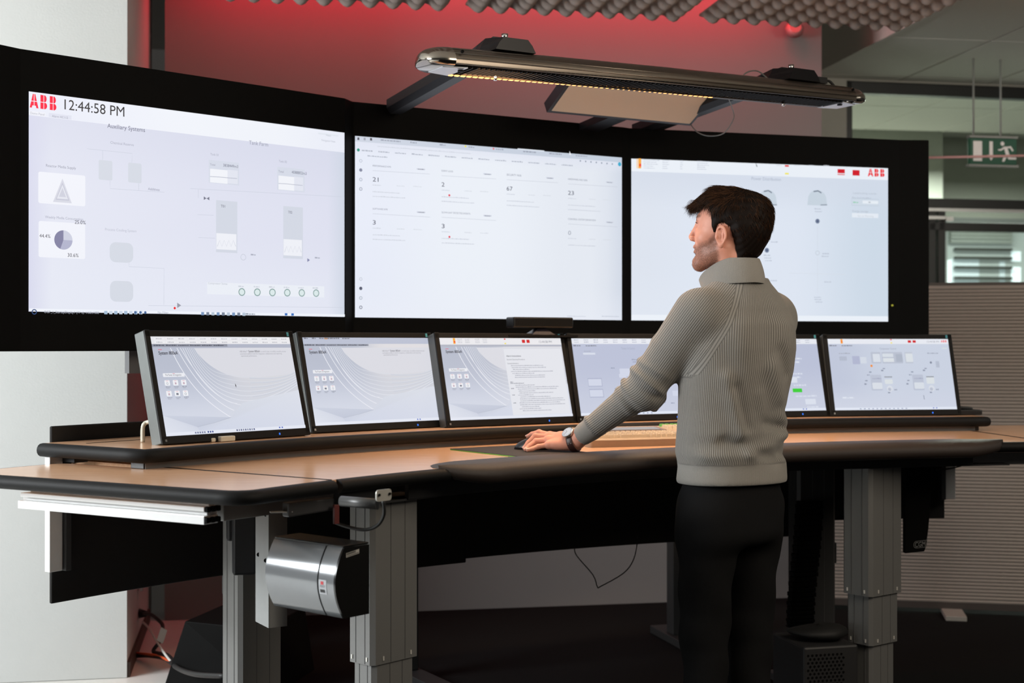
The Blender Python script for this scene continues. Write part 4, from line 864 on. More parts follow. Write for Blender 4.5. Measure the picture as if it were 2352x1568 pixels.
while x < .038: d = rr.uniform(.0006, .002); zz = A.z-.0145+(x-.006)*.136; m.add([facept(x, zz)-fx*.0003, facept(x+d, zz)-fx*.0003, facept(x+d, zz+.0048)-fx*.0003, facept(x, zz+.0048)-fx*.0003], [(0, 1, 2, 3)]); x += d+rr.uniform(.0005, .0012)
x = .008
while x < .047: d = rr.uniform(.001, .003); zz = A.z-.0182+(x-.006)*.136; m.add([facept(x, zz)-fx*.0003, facept(x+d, zz)-fx*.0003, facept(x+d, zz+.0018)-fx*.0003, facept(x, zz+.0018)-fx*.0003], [(0, 1, 2, 3)]); x += d+.0006
m.build('barcode_print', INK, lb)
def shellpt(s, z):
    t = (A.z+.004-z)/(A.z-A2.z+.004); return Vector((A.x, A.y, 0))+fx*s+fy*(-.030*math.sin(math.pi*t)**.9-.0006)+Vector((0, 0, z))
zs = A.z-.075; m = MB(); rows = [[shellpt(.028+.028*i/3, zs-.036*j/4) for i in range(4)] for j in range(5)]; m.grid([[tuple(p) for p in r] for r in rows]); lb = m.build('maker_sticker', mat('grey_sticker', (.40, .41, .43), .5), cb)
m = MB(); q = [shellpt(.048-.010*i, zs-.004-.008*j)-fy*.0005 for j in (0, 1) for i in (0, 1)]; m.add([q[0], q[1], q[3], q[2]], [(0, 1, 2, 3)]); m.build('red_mark', mat('sticker_red', (.5, .02, .03), .5), lb)
m = MB()
for j, (z, h) in enumerate(((.014, .0012), (.017, .0012), (.024, .008))):
    x = .051
    while x > .034: d = rr.uniform(.0006, .002); m.add([shellpt(x, zs-z)-fy*.0005, shellpt(x-d, zs-z)-fy*.0005, shellpt(x-d, zs-z-h)-fy*.0005, shellpt(x, zs-z-h)-fy*.0005], [(0, 1, 2, 3)]); x -= d+.0006
m.build('sticker_print', INK, lb)
# black mounted unit with a raised maker mark at the right
cx = aty(2108, 1160, 5.35); cg = thing('mounted_unit', (cx.x, cx.y, HC-.8), 'flat black unit with grey letters on its lower end, right of the right column', 'control unit')
m = MB(); yy = 5.35
def pp(px, py, Y=5.35): return aty(px, py, Y)
out = [pp(2078, 1060), pp(2140, 1058), pp(2136, 1180), pp(2133, 1215), pp(2128, 1252), pp(2124, 1266), pp(2078, 1271)]
m.slab(out, (0, .03, 0)); m.build('housing', BLACK, cg, bev=.004)
def word_mesh(t, o, r, up, n, w, h, mt, name, par, bold=True):
    vs, fs = glyphs(t, bold); x0 = min(p[0] for p in vs); x1 = max(p[0] for p in vs); m = MB()
    m.add([o+r*((x-x0)/(x1-x0)*w)+up*(y/.69*h)+n*.0012 for x, y in vs], fs); return m.build(name, mt, par)
lo = pp(2100, 1258, 5.348); lr = (pp(2128, 1255, 5.348)-lo); lw = lr.length; lr.normalize(); GM = mat('grey_raised_letters', (.16, .16, .16), .5)
word_mesh('CGM', lo+Vector((.002, 0, .003)), lr, Vector((0, 0, 1)), Vector((0, -1, 0)), lw-.006, .019, GM, 'maker_letters', cg)
m = MB(); pr = fillet([(-.003, -.002), (lw, -.002), (lw+.003, .026), (-.003, .026)], [.012, .001, .001, .012], 6); N_ = len(pr); pi_ = [((x-lw/2)*.94+lw/2, (z-.012)*.86+.012) for x, z in pr]
m.add([lo+lr*x+Vector((0, -.001, z)) for x, z in pr]+[lo+lr*x+Vector((0, -.001, z)) for x, z in pi_], [(i, (i+1) % N_, N_+(i+1) % N_, N_+i) for i in range(N_)]); m.build('letter_frame', GM, cg)
# cable chain and box
ch = thing('cable_chain', (*pp(1835, 1400, 5.55).to_2d(), .3), 'black segmented cable chain hanging from the desk beside the person', 'cable chain')
pts = smooth_path([pp(1860, 1150, 5.6), pp(1855, 1230, 5.58), pp(1848, 1300, 5.56), pp(1840, 1380, 5.55), pp(1838, 1440, 5.55)], 7)
for i in range(len(pts)-1):
    q = (pts[i]+pts[i+1])/2; m = MB(); m.box(q, (.105 if i % 2 else .098, .05, (pts[i]-pts[i+1]).length*.92), Rz(.2)); m.build('chain_link', BLACK, ch, bev=.003)
q = pp(1898, 1268, 5.75); t = MB(); t.box(q, (.07, .05, .085), Rz(.2)); tag(t.build('junction_box', mat('dark_box', (.03, .032, .035), .5), bev=.003), 'small dark junction box hanging behind the right column', 'junction box')
q = pp(1888, 1535, 4.9); cpu = thing('floor_unit', (q.x, q.y+.1, 0), 'low black perforated floor unit behind the person, left of the right column', 'computer')
hz = pp(1888, 1482, 4.9).z; m = MB(); R = Rz(.25); m.box((q.x, q.y+.12, hz/2), (.21, .26, hz), R); m.build('case', mat('dark_perforated_case', (.020, .020, .021), .5), cpu, bev=.008)
m = MB()
for i in range(9):
    for j in range(12):
        p = R @ Vector((-.09+.016*i+.008*(j % 2), -.131, 0)); m.cyl((q.x+p.x, q.y+.12+p.y, hz-.03-j*.013), (q.x+p.x, q.y+.12+p.y-.001, hz-.03-j*.013), .0045, 6)
tag(m.build('vent_hole', BLACK, cpu), kind='stuff')
q = pp(1880, 1470, 5.0); m = MB(); rr = random.Random(4); rows = []
for j in range(9):
    t = math.pi*j/8; rows.append([(q.x+.11*math.sin(t)*math.cos(a)*(1+.12*math.sin(3*a)), q.y+.08*math.sin(t)*math.sin(a), hz+.028-.027*math.cos(t)*(1+.3*math.cos(a))) for a in [2*math.pi*k/16 for k in range(16)]])
m.smooth = True; m.grid(rows, close=True); tag(m.build('bag', mat('black_nylon', (.007, .007, .007), .7)), 'soft black bag lying on the perforated floor unit', 'bag')
tubeobj('thin_cable', [pp(1320, 1255, 5.34), pp(1324, 1275, 5.33), pp(1362, 1320, 5.3), pp(1372, 1347, 5.3), pp(1380, 1346, 5.3), pp(1432, 1316, 5.3), pp(1455, 1285, 5.3), pp(1464, 1245, 5.32), pp(1464, 1230, 5.4)], .0022, RUB, 'thin black cable hanging in a loop below the curved modesty panel', 'cable', 4)
tubeobj('desk_cable', [pp(2150, 1078, 5.5), pp(2180, 1076, 5.5), pp(2210, 1068, 5.45), pp(2228, 1052, 5.4)], .003, RUB, 'black cable sagging under the right end of the desk', 'cable')
# left side: black floor cabinet, socket and cables
m = MB(); a0, a1 = pp(425, 1426, 5.5), pp(530, 1424, 5.35)
m.slab([(a0.x-.085, a0.y, 0), (a0.x, a0.y, a0.z), (a1.x+.12, a1.y, a0.z), (a1.x+.16, a1.y, 0)], (.1, .45, 0)); tag(m.build('floor_cabinet', BLACK, bev=.004), 'black sloping cabinet on the floor behind the left rear column', 'cabinet')
sx_ = Vector(room(-2.0, -.62, 0)); so = thing('wall_socket', (sx_.x, sx_.y, .32), 'wall socket on the side of the white pillar', 'socket')
m = MB(); m.box((sx_.x-.012, sx_.y, .36), (.016, .085, .20), Rz(RY)); m.build('plate', mat('grey_socket', (.5, .5, .48), .4), so, bev=.003)
def sp(px, py, Y=5.75): return aty(px, py, Y)
pl_ = thing('power_plug', sp(322, 1408, 6.2), 'black power plug and cord in the pillar socket with a paper tag', 'plug')
m = MB(); m.cyl(sp(317, 1408, 6.3), sp(333, 1409, 6.2), .024, 14, .014); m.build('plug', RUB, pl_)
m = MB(); m.tube(smooth_path([sp(330, 1409, 6.2), sp(345, 1410, 6.1), sp(362, 1422, 6.0), sp(374, 1438, 5.95), sp(368, 1470, 5.92), sp(352, 1494, 5.9), sp(365, 1500, 5.85), sp(385, 1504, 5.75), sp(400, 1520, 5.6)], 5), .008, 8); m.build('cord', RUB, pl_)
m = MB(); m.slab([sp(370, 1440, 5.9), sp(384, 1447, 5.9), sp(374, 1478, 5.88), sp(360, 1470, 5.88)], (0, .002, 0)); m.build('paper_tag', mat('grey_paper_tag', (.45, .45, .44), .6), pl_)
for i, (nm, c, pts, r, lab) in enumerate((('white_cable', (.62, .62, .58), [(328, 1428, 6.2), (344, 1445, 6.05), (362, 1475, 5.9), (378, 1500, 5.75), (392, 1518, 5.6)], .005, 'thin white cable slanting down from the pillar socket'),
        ('orange_cable', (.55, .08, .02), [(314, 1500, 6.0), (340, 1502, 5.9), (370, 1508, 5.8), (392, 1520, 5.6)], .006, 'orange red cable running along the floor cabinet from the pillar'),
        ('black_cable', (.01, .01, .01), [(313, 1505, 6.0), (345, 1505, 5.9), (380, 1512, 5.75), (410, 1535, 5.4), (450, 1548, 5.15), (515, 1552, 5.0)], .010, 'thick black cable below the orange cable at the pillar foot'))):
    tubeobj(nm, [sp(*p) for p in pts], r, mat(nm, c, .5), lab, 'cable')
# ---------------------------------------------------------------- on the desk
m = MB(); a, b, c, d = (aty(px, py, Y) for px, py, Y in ((1033, 1034, 4.56), (1190, 1050, 4.31), (1373, 1033, 4.56), (1230, 1020, 4.83)))
k = [(-.207, 4.580), (.024, 4.262), (.245, 4.435), (.02, 4.745)]
mp = thing('mouse_pad', (.02, 4.5, DT), 'dark mouse pad with green edge on the desk under the hand', 'mouse pad')
pr = fillet(k, [.006]*4, 3); m = MB(); m.prism(pr, DT+.0005, DT+.003); m.build('green_base', mat('green_foam', (.14, .36, .05), .6), mp)
m = MB(); m.prism(pr, DT+.003, DT+.0045); m.build('fabric_top', mat('dark_brown_cloth', (.020, .015, .013), .8, noise=.3, scale=300), mp)
# operator keyboard
KY = math.radians(18); kb = thing('operator_keyboard', (.262, 4.675, DT), 'large beige operator keyboard with grey display on the desk beside the person', 'keyboard', KY)
m = MB(); W_, D_ = .60, .285; zf, zb_ = .028, .052
prof = [(0, 0), (0, zf-.004), (.006, zf), (D_-.02, zb_), (D_, zb_-.012), (D_, 0)]
ox = fillet([(0, 0), (W_, 0), (W_, D_), (0, D_)], [.012, .012, .05, .05], 6)
def ktop(y): return zf+(zb_-zf)*y/D_
m.add([(x, y, 0) for x, y in ox]+[(x, y, ktop(y)-.004) for x, y in ox]+[((x-W_/2)*.985+W_/2, (y-D_/2)*.97+D_/2, ktop(y)) for x, y in ox], [tuple(range(len(ox)))[::-1]]+[(i, (i+1) % len(ox), len(ox)+(i+1) % len(ox), len(ox)+i) for i in range(len(ox))]+[(len(ox)+i, len(ox)+(i+1) % len(ox), 2*len(ox)+(i+1) % len(ox), 2*len(ox)+i) for i in range(len(ox))]+[tuple(range(2*len(ox), 3*len(ox)))])
m.build('case', mat('beige_keyboard_case', (.34, .26, .19), .5), kb, local=True)
BEI = mat('cream_keycap', (.60, .50, .37), .5); GRK = mat('green_keycap', (.12, .42, .08), .5)
kmesh = {}
def key(x, y, w, d, mt):
    k_ = (round(w, 3), round(d, 3), mt.name)
    if k_ not in kmesh:
        m = MB(); t = .003; m.add([(-w/2, -d/2, 0), (w/2, -d/2, 0), (w/2, d/2, 0), (-w/2, d/2, 0), (-w/2+t, -d/2+t, .011), (w/2-t, -d/2+t, .011), (w/2-t, d/2-t*.6, .011), (-w/2+t, d/2-t*.6, .011)], [(0, 1, 5, 4), (1, 2, 6, 5), (2, 3, 7, 6), (3, 0, 4, 7), (4, 5, 6, 7), (3, 2, 1, 0)])
        o_ = m.build('key', mt, kb, local=True); kmesh[k_] = o_
    else: o_ = kmesh[k_].copy(); COL.objects.link(o_); o_.parent = kb
    o_.location = (x, y, ktop(y)-.001)
for r_ in range(5):
    n = 16
    for i in range(n):
        if r_ == 0 and 4 <= i <= 9:
            if i == 4: key(.05+.0195*6.5, .03, .0195*5.6, .0175, BEI)
            continue
        key(.05+.0195*i, .03+.0195*r_, .018, .018, BEI)
for j in range(3):
    for i in range(4): key(.385+.0195*i, .145+.026+.0195*j+.03, .018, .018, BEI)
for i in range(4): key(.385+.0195*i, .265, .018, .016, GRK)
for i in range(4): key(.385+.0195*i, .03+.0195*(i % 2), .018, .018, BEI)
for i in range(4): key(.12+.022*i, .262, .016, .010, BEI)
def kq(m, x0, y0, x1, y1, o_): m.add([(x0, y0, ktop(y0)+o_), (x1, y0, ktop(y0)+o_), (x1, y1, ktop(y1)+o_), (x0, y1, ktop(y1)+o_)], [(0, 1, 2, 3)])
m = MB(); m.box((.225, .20, ktop(.2)+.001), (.26, .085, .006), Matrix.Rotation(math.atan2(zb_-zf, D_), 3, 'X')); m.build('display_frame', mat('brown_grey_frame', (.15, .105, .08), .45), kb, local=True)
m = MB(); kq(m, .11, .17, .34, .23, .0048); m.build('display', mat('grey_lcd', (.16, .18, .18), .2, noise=.25, scale=20), kb, local=True)
# mouse
mo = thing('computer_mouse', (.062, 4.545, DT+.0045), 'black computer mouse under the left hand', 'mouse')
m = MB(); rows = []; ma = math.radians(158); R = Rz(ma)
for j in range(13):
    t = math.pi*j/12; rows.append([])
    for k_ in range(20):
        a = 2*math.pi*k_/20; x = .058*math.sin(t)*math.cos(a); y = .031*math.sin(t)*math.sin(a)*(1+.1*math.cos(2*a)); z = -.038*math.cos(t) if t > math.pi/2 else -.0*math.cos(t)
        z = max(0, z)*(1-.25*(x/.058)); p = R @ Vector((x, y, z)); rows[-1].append((.062+p.x, 4.545+p.y, DT+.0052+p.z))
m.smooth = True; m.grid(rows, close=True); m.build('mouse_body', mat('black_mouse', (.012, .012, .013), .35), mo)
# handset lying on the right end of the shelf, cream hook and bits at the left, bar camera
ha = Vector(P(4.15, 6.55, ST)); hs = thing('handset', ha, 'black handset with sloping keypad on the right end of the monitor shelf', 'telephone', math.radians(10))
m = MB(); m.prism(fillet([(-.10, -.05), (.11, -.05), (.11, .06), (-.10, .06)], [.015]*4, 4), 0, .022); m.build('base', BLACKP, hs, local=True, bev=.004)
m = MB(); m.box((-.01, .01, .032), (.19, .045, .016), Matrix.Rotation(.08, 3, 'Y')); m.build('receiver', BLACKP, hs, local=True, bev=.006)
hk = [aty(328, 1008, 4.12), aty(328, 985, 4.12), aty(331, 974, 4.12), aty(340, 969, 4.12), aty(360, 966, 4.1), aty(380, 965, 4.08)]; hk[0].z = ST+.001
tubeobj('cable_hook', hk, .0065, mat('cream_hook', (.62, .59, .48), .4), 'bent cream bracket standing behind the leftmost monitor', 'bracket', 5)
q = P(4.05, 51.2, ST); m = MB(); m.box((q[0], q[1], ST+.009), (.055, .02, .016), Rz(math.radians(51))); m.box((q[0]-.035, q[1]-.03, ST+.007), (.016, .014, .012), Rz(math.radians(51))); tag(m.build('metal_clip', mat('cream_hook', (.6, .6, .5)), bev=.003), 'small pale metal clip on the shelf under the leftmost monitor', 'clip')
kc = aty(1240, 742, 5.16); kn = thing('depth_camera', (kc.x, kc.y, kc.z-.04), 'black bar camera standing on top of the desk monitors', 'camera', math.radians(30))
m = MB(); pr = fillet([(-.130, -.030), (.130, -.030), (.130, .030), (-.130, .030)], [.006]*4, 3); m.prism(pr, .022, .062); m.build('camera_bar', mat('gloss_black_face', (.008, .008, .008)), kn, local=True, bev=.007)
m = MB(); m.add([(-.05, -.03, -.003), (.05, -.03, -.003), (.05, .03, -.003), (-.05, .03, -.003), (-.012, -.01, .023), (.012, -.01, .023), (.012, .01, .023), (-.012, .01, .023)], [(0, 1, 5, 4), (1, 2, 6, 5), (2, 3, 7, 6), (3, 0, 4, 7), (3, 2, 1, 0), (4, 5, 6, 7)]); m.build('camera_foot', mat('dark_foot_plastic', (.02, .02, .03), .25), kn, local=True)
m = MB(); m.box((-.14, .0, -.006), (.05, .05, .004)); m.box((0, .02, -.008), (.30, .10, .008)); m.build('mounting_plate', mat('black_monitor_bezel', (.011, .01, .01)), kn, local=True)
# ================================================================ lamp over the desk
LA = Vector((.445, 4.79, HC)); ld = Vector((math.cos(math.radians(30)), math.sin(math.radians(30)), 0)); lb_ = Vector((-ld.y, ld.x, 0)); S0, S1 = -.765, .925
def lp(s, o, z): return LA+ld*s+lb_*o+Vector((0, 0, z))
lz = .880-.0
def lzz(s): return (791-(160+(s-S0)/(S1-S0)*82))/FPX*(4.79+.5*s)
lamp = thing('overhead_lamp', lp(.08, 0, lzz(.08)-.0), 'long silver overhead lamp with amber glowing strip above the desk', 'lamp')
GUN = mat('brushed_gunmetal', (.20, .17, .14), .30, .9, .08, scale=30); CHR = mat('polished_end_cap', (.42, .38, .33), .16, 1.0, .03)
prof = [(-.085, .006), (-.088, .022), (-.080, .040), (-.060, .058), (-.03, .068), (0, .071), (.03, .068), (.06, .058), (.08, .040), (.088, .022), (.085, .006), (.070, 0)]
prof = prof+[(-.070, 0)]
def lring(s, k=1.0): return [tuple(lp(s, o*k, lzz(s)+z*(k if k < 1 else 1)+(.03*(1-k)))) for o, z in prof]
m = MB(); m.smooth = True; m.grid([lring(S0+(S1-S0)*i/4)[:-2] for i in range(5)]); m.smooth = False
for k in range(6):   # fine lengthwise grooves
    i = (0, 1, 2, 3, 9, 10)[k]; o, z = prof[i]; m.tube([lp(S0, o*1.005, lzz(S0)+z), lp(S1, o*1.005, lzz(S1)+z)], .0022, 6)
m.build('lamp_housing', GUN, lamp)
for sg, s in ((-1, S0), (1, S1)):
    m = MB(); m.smooth = True; m.grid([lring(s+sg*.085*math.sin(t), max(.05, math.cos(t)**.6)) for t in [math.pi/2*k/7 for k in range(8)]], close=True); m.build('end_cap', CHR, lamp)
    m = MB(); p = lp(s-sg*.02, -.086, lzz(s)+.045); m.cyl(p, p-lb_*.006, .005, 10); p = lp(s-sg*.04, -.04, lzz(s)-.004); m.cyl(p, p-Vector((0, 0, .004)), .01, 10); m.build('cap_screw', BLACK, lamp)
    m = MB(); m.slab([lp(s-sg*.05, -.07, lzz(s)+.002), lp(s+sg*.03, -.05, lzz(s)+.002), lp(s+sg*.03, .05, lzz(s)+.002), lp(s-sg*.05, .07, lzz(s)+.002)], (0, 0, -.004)); m.build('end_plate', mat('pale_end_plate', (.6, .62, .66), .3, .3), lamp)
m = MB(); n = 88
for i in range(n):
    s = S0+.05+(S1-S0-.1)*i/(n-1); m.slab([lp(s, -.066, lzz(s)-.002), lp(s, .040, lzz(s)-.002), lp(s, .040, lzz(s)+.016), lp(s, -.066, lzz(s)+.016)], ld*.0015)
m.slab([lp(S0+.04, -.07, lzz(S0)+.018), lp(S1-.04, -.07, lzz(S1)+.018), lp(S1-.04, .07, lzz(S1)+.018), lp(S0+.04, .07, lzz(S0)+.018)], (0, 0, .003))
m.build('louvre', mat('black_louvre', (.015, .012, .01), .35, .3), lamp)
AMB = mat('amber_led', (.8, .5, .2), .4, emit=(1.0, .42, .10), estr=3.2)
led0 = None; nl = 48
for i in range(nl):
    s = S0+.055+1.06*i/(nl-1)
    if led0 is None:
        m = MB(); m.box((0, 0, 0), (.0155, .012, .007), Matrix((ld, lb_, Vector((0, 0, 1)))).transposed()); led0 = m.build('amber_led', AMB, lamp, local=True, bev=.002); o_ = led0
    else: o_ = led0.copy(); COL.objects.link(o_); o_.parent = lamp
    o_.location = lp(s, .058, lzz(s)-.002)-lamp.location
m = MB(); m.slab([lp(S0+.05, .05, lzz(S0)), lp(S1-.05, .05, lzz(S1)), lp(S1-.05, .066, lzz(S1)), lp(S0+.05, .066, lzz(S0))], (0, 0, .006)); m.build('led_carrier', mat('brown_carrier', (.05, .03, .015), .5), lamp)
ll = bpy.data.lights.new('lamp_light', 'AREA'); ll.shape = 'RECTANGLE'; ll.size = 1.5; ll.size_y = .10; ll.energy = 16; ll.spread = math.radians(110); ll.color = (1.0, .66, .40)
lo_ = bpy.data.objects.new('lamp_light', ll); COL.objects.link(lo_); lo_.location = lp(.08, 0, lzz(.08)-.012); lo_.rotation_euler = (0, 0, math.radians(30))
ARM = mat('black_arm', (.006, .0055, .0065), .4, .1, spec=.3)
for s, L_ in ((-.53, .86), (.70, 1.0)):
    z = lzz(s)+.072; m = MB()
    for (w0, z0, z1, o0, o1) in ((.075, z+.004, z+.058, .05, L_),):
        d = Vector((0, 0, -.10)); e = lp(s, o1, z0-.045)
        sec = [(-w0/2, 0), (-w0/2+.016, -.020), (w0/2-.016, -.020), (w0/2, 0), (w0/2, .032), (-w0/2, .032)]
        r0 = [tuple(lp(s, .03, z0+.02)+ld*x+Vector((0, 0, q_))) for x, q_ in sec]; r1 = [tuple(lp(s, o1, z0-.06)+ld*x+Vector((0, 0, q_))) for x, q_ in sec]
        m.grid([r0, r1], close=True); m.add(r0, [tuple(range(6))]); m.add(r1, [tuple(range(6))[::-1]])
    m.build('arm', ARM, lamp)
    m = MB(); bx_ = [(-.075, 0), (.075, 0), (.062, .03), (.045, .055), (-.045, .055), (-.062, .03)]
    r0 = [tuple(lp(s, -.055, z-.004)+ld*x+Vector((0, 0, q_*.75))) for x, q_ in bx_]; r1 = [tuple(lp(s, .07, z-.004)+ld*x+Vector((0, 0, q_*1.1))) for x, q_ in bx_]; r2 = [tuple(lp(s, .22, z)+ld*x*.5+Vector((0, 0, q_*.8))) for x, q_ in bx_]
    m.grid([r0, r1, r2], close=True); m.add(r0, [tuple(range(6))]); m.add(r2, [tuple(range(6))[::-1]]); m.build('arm_bracket', ARM, lamp)
    m = MB(); p = lp(s, .02, z+.05); m.cyl(p, p+Vector((0, 0, .016)), .011, 12); m.build('bolt', STEEL, lamp)
    m = MB(); p = lp(s-.03, .03, lzz(s)-.004); m.cyl(p, p-Vector((0, 0, .012)), .006, 10); m.build('bolt', STEEL, lamp)
p = [lp(.84, 0, lzz(.84)+.075), lp(.80, 0, lzz(.8)+.082), lp(.77, .0, lzz(.77)+.084)]
m = MB(); m.box(lp(.80, -.01, lzz(.8)+.084), (.075, .03, .022), Rz(math.radians(30))); m.tube(smooth_path([lp(.83, -.01, lzz(.83)+.084), lp(.86, -.01, lzz(.86)+.086), lp(.885, -.01, lzz(.88)+.070)], 4), .005, 8); m.tube(smooth_path([lp(.77, -.01, lzz(.77)+.084), lp(.74, .0, lzz(.74)+.08), lp(.70, .03, lzz(.7)+.078)], 4), .005, 8)
m.build('mains_plug', RUB, lamp)
tubeobj('lamp_wire', [lp(.46, .02, lzz(.46)+.066), lp(.49, .02, lzz(.49)+.092), lp(.54, .02, lzz(.54)+.10), lp(.59, .02, lzz(.59)+.075)], .0025, mat('grey_wire', (.12, .12, .11), .5), None, None, 5, lamp)
# framed panel loudspeaker behind the lamp
spk = thing('panel_speaker', (.45, 5.35, HC+.90), 'flat beige panel in a black frame tilted behind the overhead lamp', 'panel')
fl = aty(1256, 259, 5.36); frr = aty(1586, 288, 5.69); fl.z = frr.z = (fl.z+frr.z)/2; ux = (frr-fl); wl = ux.length; ux.normalize()
nl_ = aty(1302, 188, 5.215)-fl; nl_ = nl_-ux*nl_.dot(ux); nl_.normalize(); dep = .20; nn = ux.cross(nl_).normalized()
if nn.z > 0: nn = -nn
def q4(e, o): return [fl+ux*e+nl_*e+nn*o, fl+ux*(wl-e)+nl_*e+nn*o, fl+ux*(wl-e)+nl_*(dep-e)+nn*o, fl+ux*e+nl_*(dep-e)+nn*o]
m = MB(); m.slab(q4(0, 0), -nn*.045); m.build('panel_frame', mat('black_panel_frame', (.012, .012, .016), .4), spk)
m = MB(); m.slab(q4(.014, .0005), nn*.0015); m.build('beige_face', mat('beige_speaker_cloth', (.66, .55, .43), .8, noise=.04, scale=300), spk)
m = MB(); a = fl.lerp(frr, .45); m.slab([a-nn*.045, a+ux*.09-nn*.045, a+ux*.09+lb_*.42-nn*.045+Vector((0, 0, -.04)), a+lb_*.42-nn*.045+Vector((0, 0, -.04))], (0, 0, -.03)); m.build('panel_arm', ARM, spk)
a = frr-nn*.02; tubeobj('panel_wire', [a, aty(1600, 302, 5.6), aty(1628, 312, 5.5), aty(1662, 306, 5.4), aty(1684, 275, 5.3), aty(1684, 255, 5.25), lp(.42, .05, lzz(.42)+.01)], .0022, mat('grey_wire', (.12, .12, .11)), 'thin grey wire looping from the beige panel to the overhead lamp', 'wire')
# ================================================================ the man (distance-field modelling, one closed surface per piece)
def surface_nets(f, lo, hi, h):
    lo = np.array(lo, float); n = np.ceil((np.array(hi)-lo)/h).astype(int)+1
    ax = [lo[i]+h*np.arange(n[i]) for i in range(3)]; V = np.empty(n, np.float32)
    st = max(1, int(6e5/(n[1]*n[2])))
    for i in range(0, n[0], st):
        g = np.stack(np.meshgrid(ax[0][i:i+st], ax[1], ax[2], indexing='ij'), -1).reshape(-1, 3)
        V[i:i+st] = f(g).reshape(-1, n[1], n[2])
    s = V < 0; nx, ny, nz = n-1
    cnt = sum(s[a:nx+a, b:ny+b, c:nz+c].astype(np.int8) for a in (0, 1) for b in (0, 1) for c in (0, 1))
    act = (cnt > 0) & (cnt < 8); ijk = np.argwhere(act); idx = -np.ones(act.shape, int); idx[act] = np.arange(len(ijk))
    cor = [(a, b, c) for a in (0, 1) for b in (0, 1) for c in (0, 1)]
    cv = {c: V[ijk[:, 0]+c[0], ijk[:, 1]+c[1], ijk[:, 2]+c[2]] for c in cor}
    acc = np.zeros((len(ijk), 3)); num = np.zeros(len(ijk))
    for c in cor:
        for k in range(3):
            if c[k] == 0:
                d = list(c); d[k] = 1; d = tuple(d); a, b = cv[c], cv[d]; cr = (a < 0) != (b < 0)
                t = np.where(cr, a/np.where(cr, a-b, 1), 0); p = np.tile(np.array(c, float), (len(ijk), 1)); p[:, k] = t
                acc += p*cr[:, None]; num += cr
    vs = lo+h*(ijk+acc/num[:, None]); fs = []
    for k in range(3):
        a = [slice(None)]*3; b = [slice(None)]*3; a[k] = slice(0, -1); b[k] = slice(1, None)
        s0, s1 = s[tuple(a)], s[tuple(b)]; e = np.argwhere(s0 != s1); o1, o2 = [(1, 2), (2, 0), (0, 1)][k]
        e = e[(e[:, o1] > 0) & (e[:, o2] > 0) & (e[:, o1] < [nx, ny, nz][o1]) & (e[:, o2] < [nx, ny, nz][o2])]
        q = []
        for d1, d2 in ((-1, -1), (0, -1), (0, 0), (-1, 0)): w_ = e.copy(); w_[:, o1] += d1; w_[:, o2] += d2; q.append(idx[w_[:, 0], w_[:, 1], w_[:, 2]])
        q = np.stack(q, 1); fl_ = s0[e[:, 0], e[:, 1], e[:, 2]]; q[~fl_] = q[~fl_][:, ::-1]; fs.append(q)
    fs = np.concatenate(fs); return vs, fs[(fs >= 0).all(1)]
A_ = lambda *p: np.array(p, float)
def smin(a, b, k): h = np.clip(.5+.5*(b-a)/k, 0, 1); return b+(a-b)*h-k*h*(1-h)
def smax(a, b, k): return -smin(-a, -b, k)
def ell(p, c, r): q = (p-A_(*c))/A_(*r); k0 = np.sqrt((q*q).sum(1)); k1 = np.sqrt(((q/A_(*r))**2).sum(1))+1e-9; return k0*(k0-1)/k1
def cone(p, a, b, ra, rb):
    a, b = A_(*a), A_(*b); d = b-a; t = np.clip(((p-a)@d)/(d@d), 0, 1); return np.sqrt((((p-a)-t[:, None]*d)**2).sum(1))-(ra+(rb-ra)*t)
def polysd(u, w, poly):
    d = np.full(u.shape, 1e9); ins = np.zeros(u.shape, bool); n = len(poly)
    for i in range(n):
        (x0, y0), (x1, y1) = poly[i], poly[(i+1) % n]; ex, ey = x1-x0, y1-y0
        t = np.clip(((u-x0)*ex+(w-y0)*ey)/(ex*ex+ey*ey), 0, 1); d = np.minimum(d, (u-x0-t*ex)**2+(w-y0-t*ey)**2)
        c = ((y0 > w) != (y1 > w)) & (u < (x1-x0)*(w-y0)/((y1-y0) if y1 != y0 else 1e-9)+x0); ins ^= c
    d = np.sqrt(d); return np.where(ins, -d, d)
def meshobj(name, parts, mats, parent=None, attrs=None):
    vs, fs, off, mi = [], [], 0, []
    for k, (v, f) in enumerate(parts): vs.append(v); fs.append(f+off); off += len(v); mi += [min(k, len(mats)-1)]*len(f)
    vs = np.concatenate(vs); fs = np.concatenate(fs)
    if parent:
        inv = np.array(mworld(parent).inverted()); vs = vs@inv[:3, :3].T+inv[:3, 3]
    me = bpy.data.meshes.new(name); me.vertices.add(len(vs)); me.vertices.foreach_set('co', vs.astype(np.float32).ravel())
    me.loops.add(fs.size); me.loops.foreach_set('vertex_index', fs.astype(np.int32).ravel())
    me.polygons.add(len(fs)); me.polygons.foreach_set('loop_start', np.arange(0, fs.size, fs.shape[1], dtype=np.int32))
    me.update(calc_edges=True); me.validate()
    for m_ in mats: me.materials.append(m_)
    me.polygons.foreach_set('material_index', mi); me.polygons.foreach_set('use_smooth', [True]*len(fs))
    for k, v in (attrs or {}).items():
        a = me.attributes.new(k, 'FLOAT', 'POINT'); a.data.foreach_set('value', v.astype(np.float32))
    me.update(); o = bpy.data.objects.new(name, me); COL.objects.link(o); o.parent = parent; return o
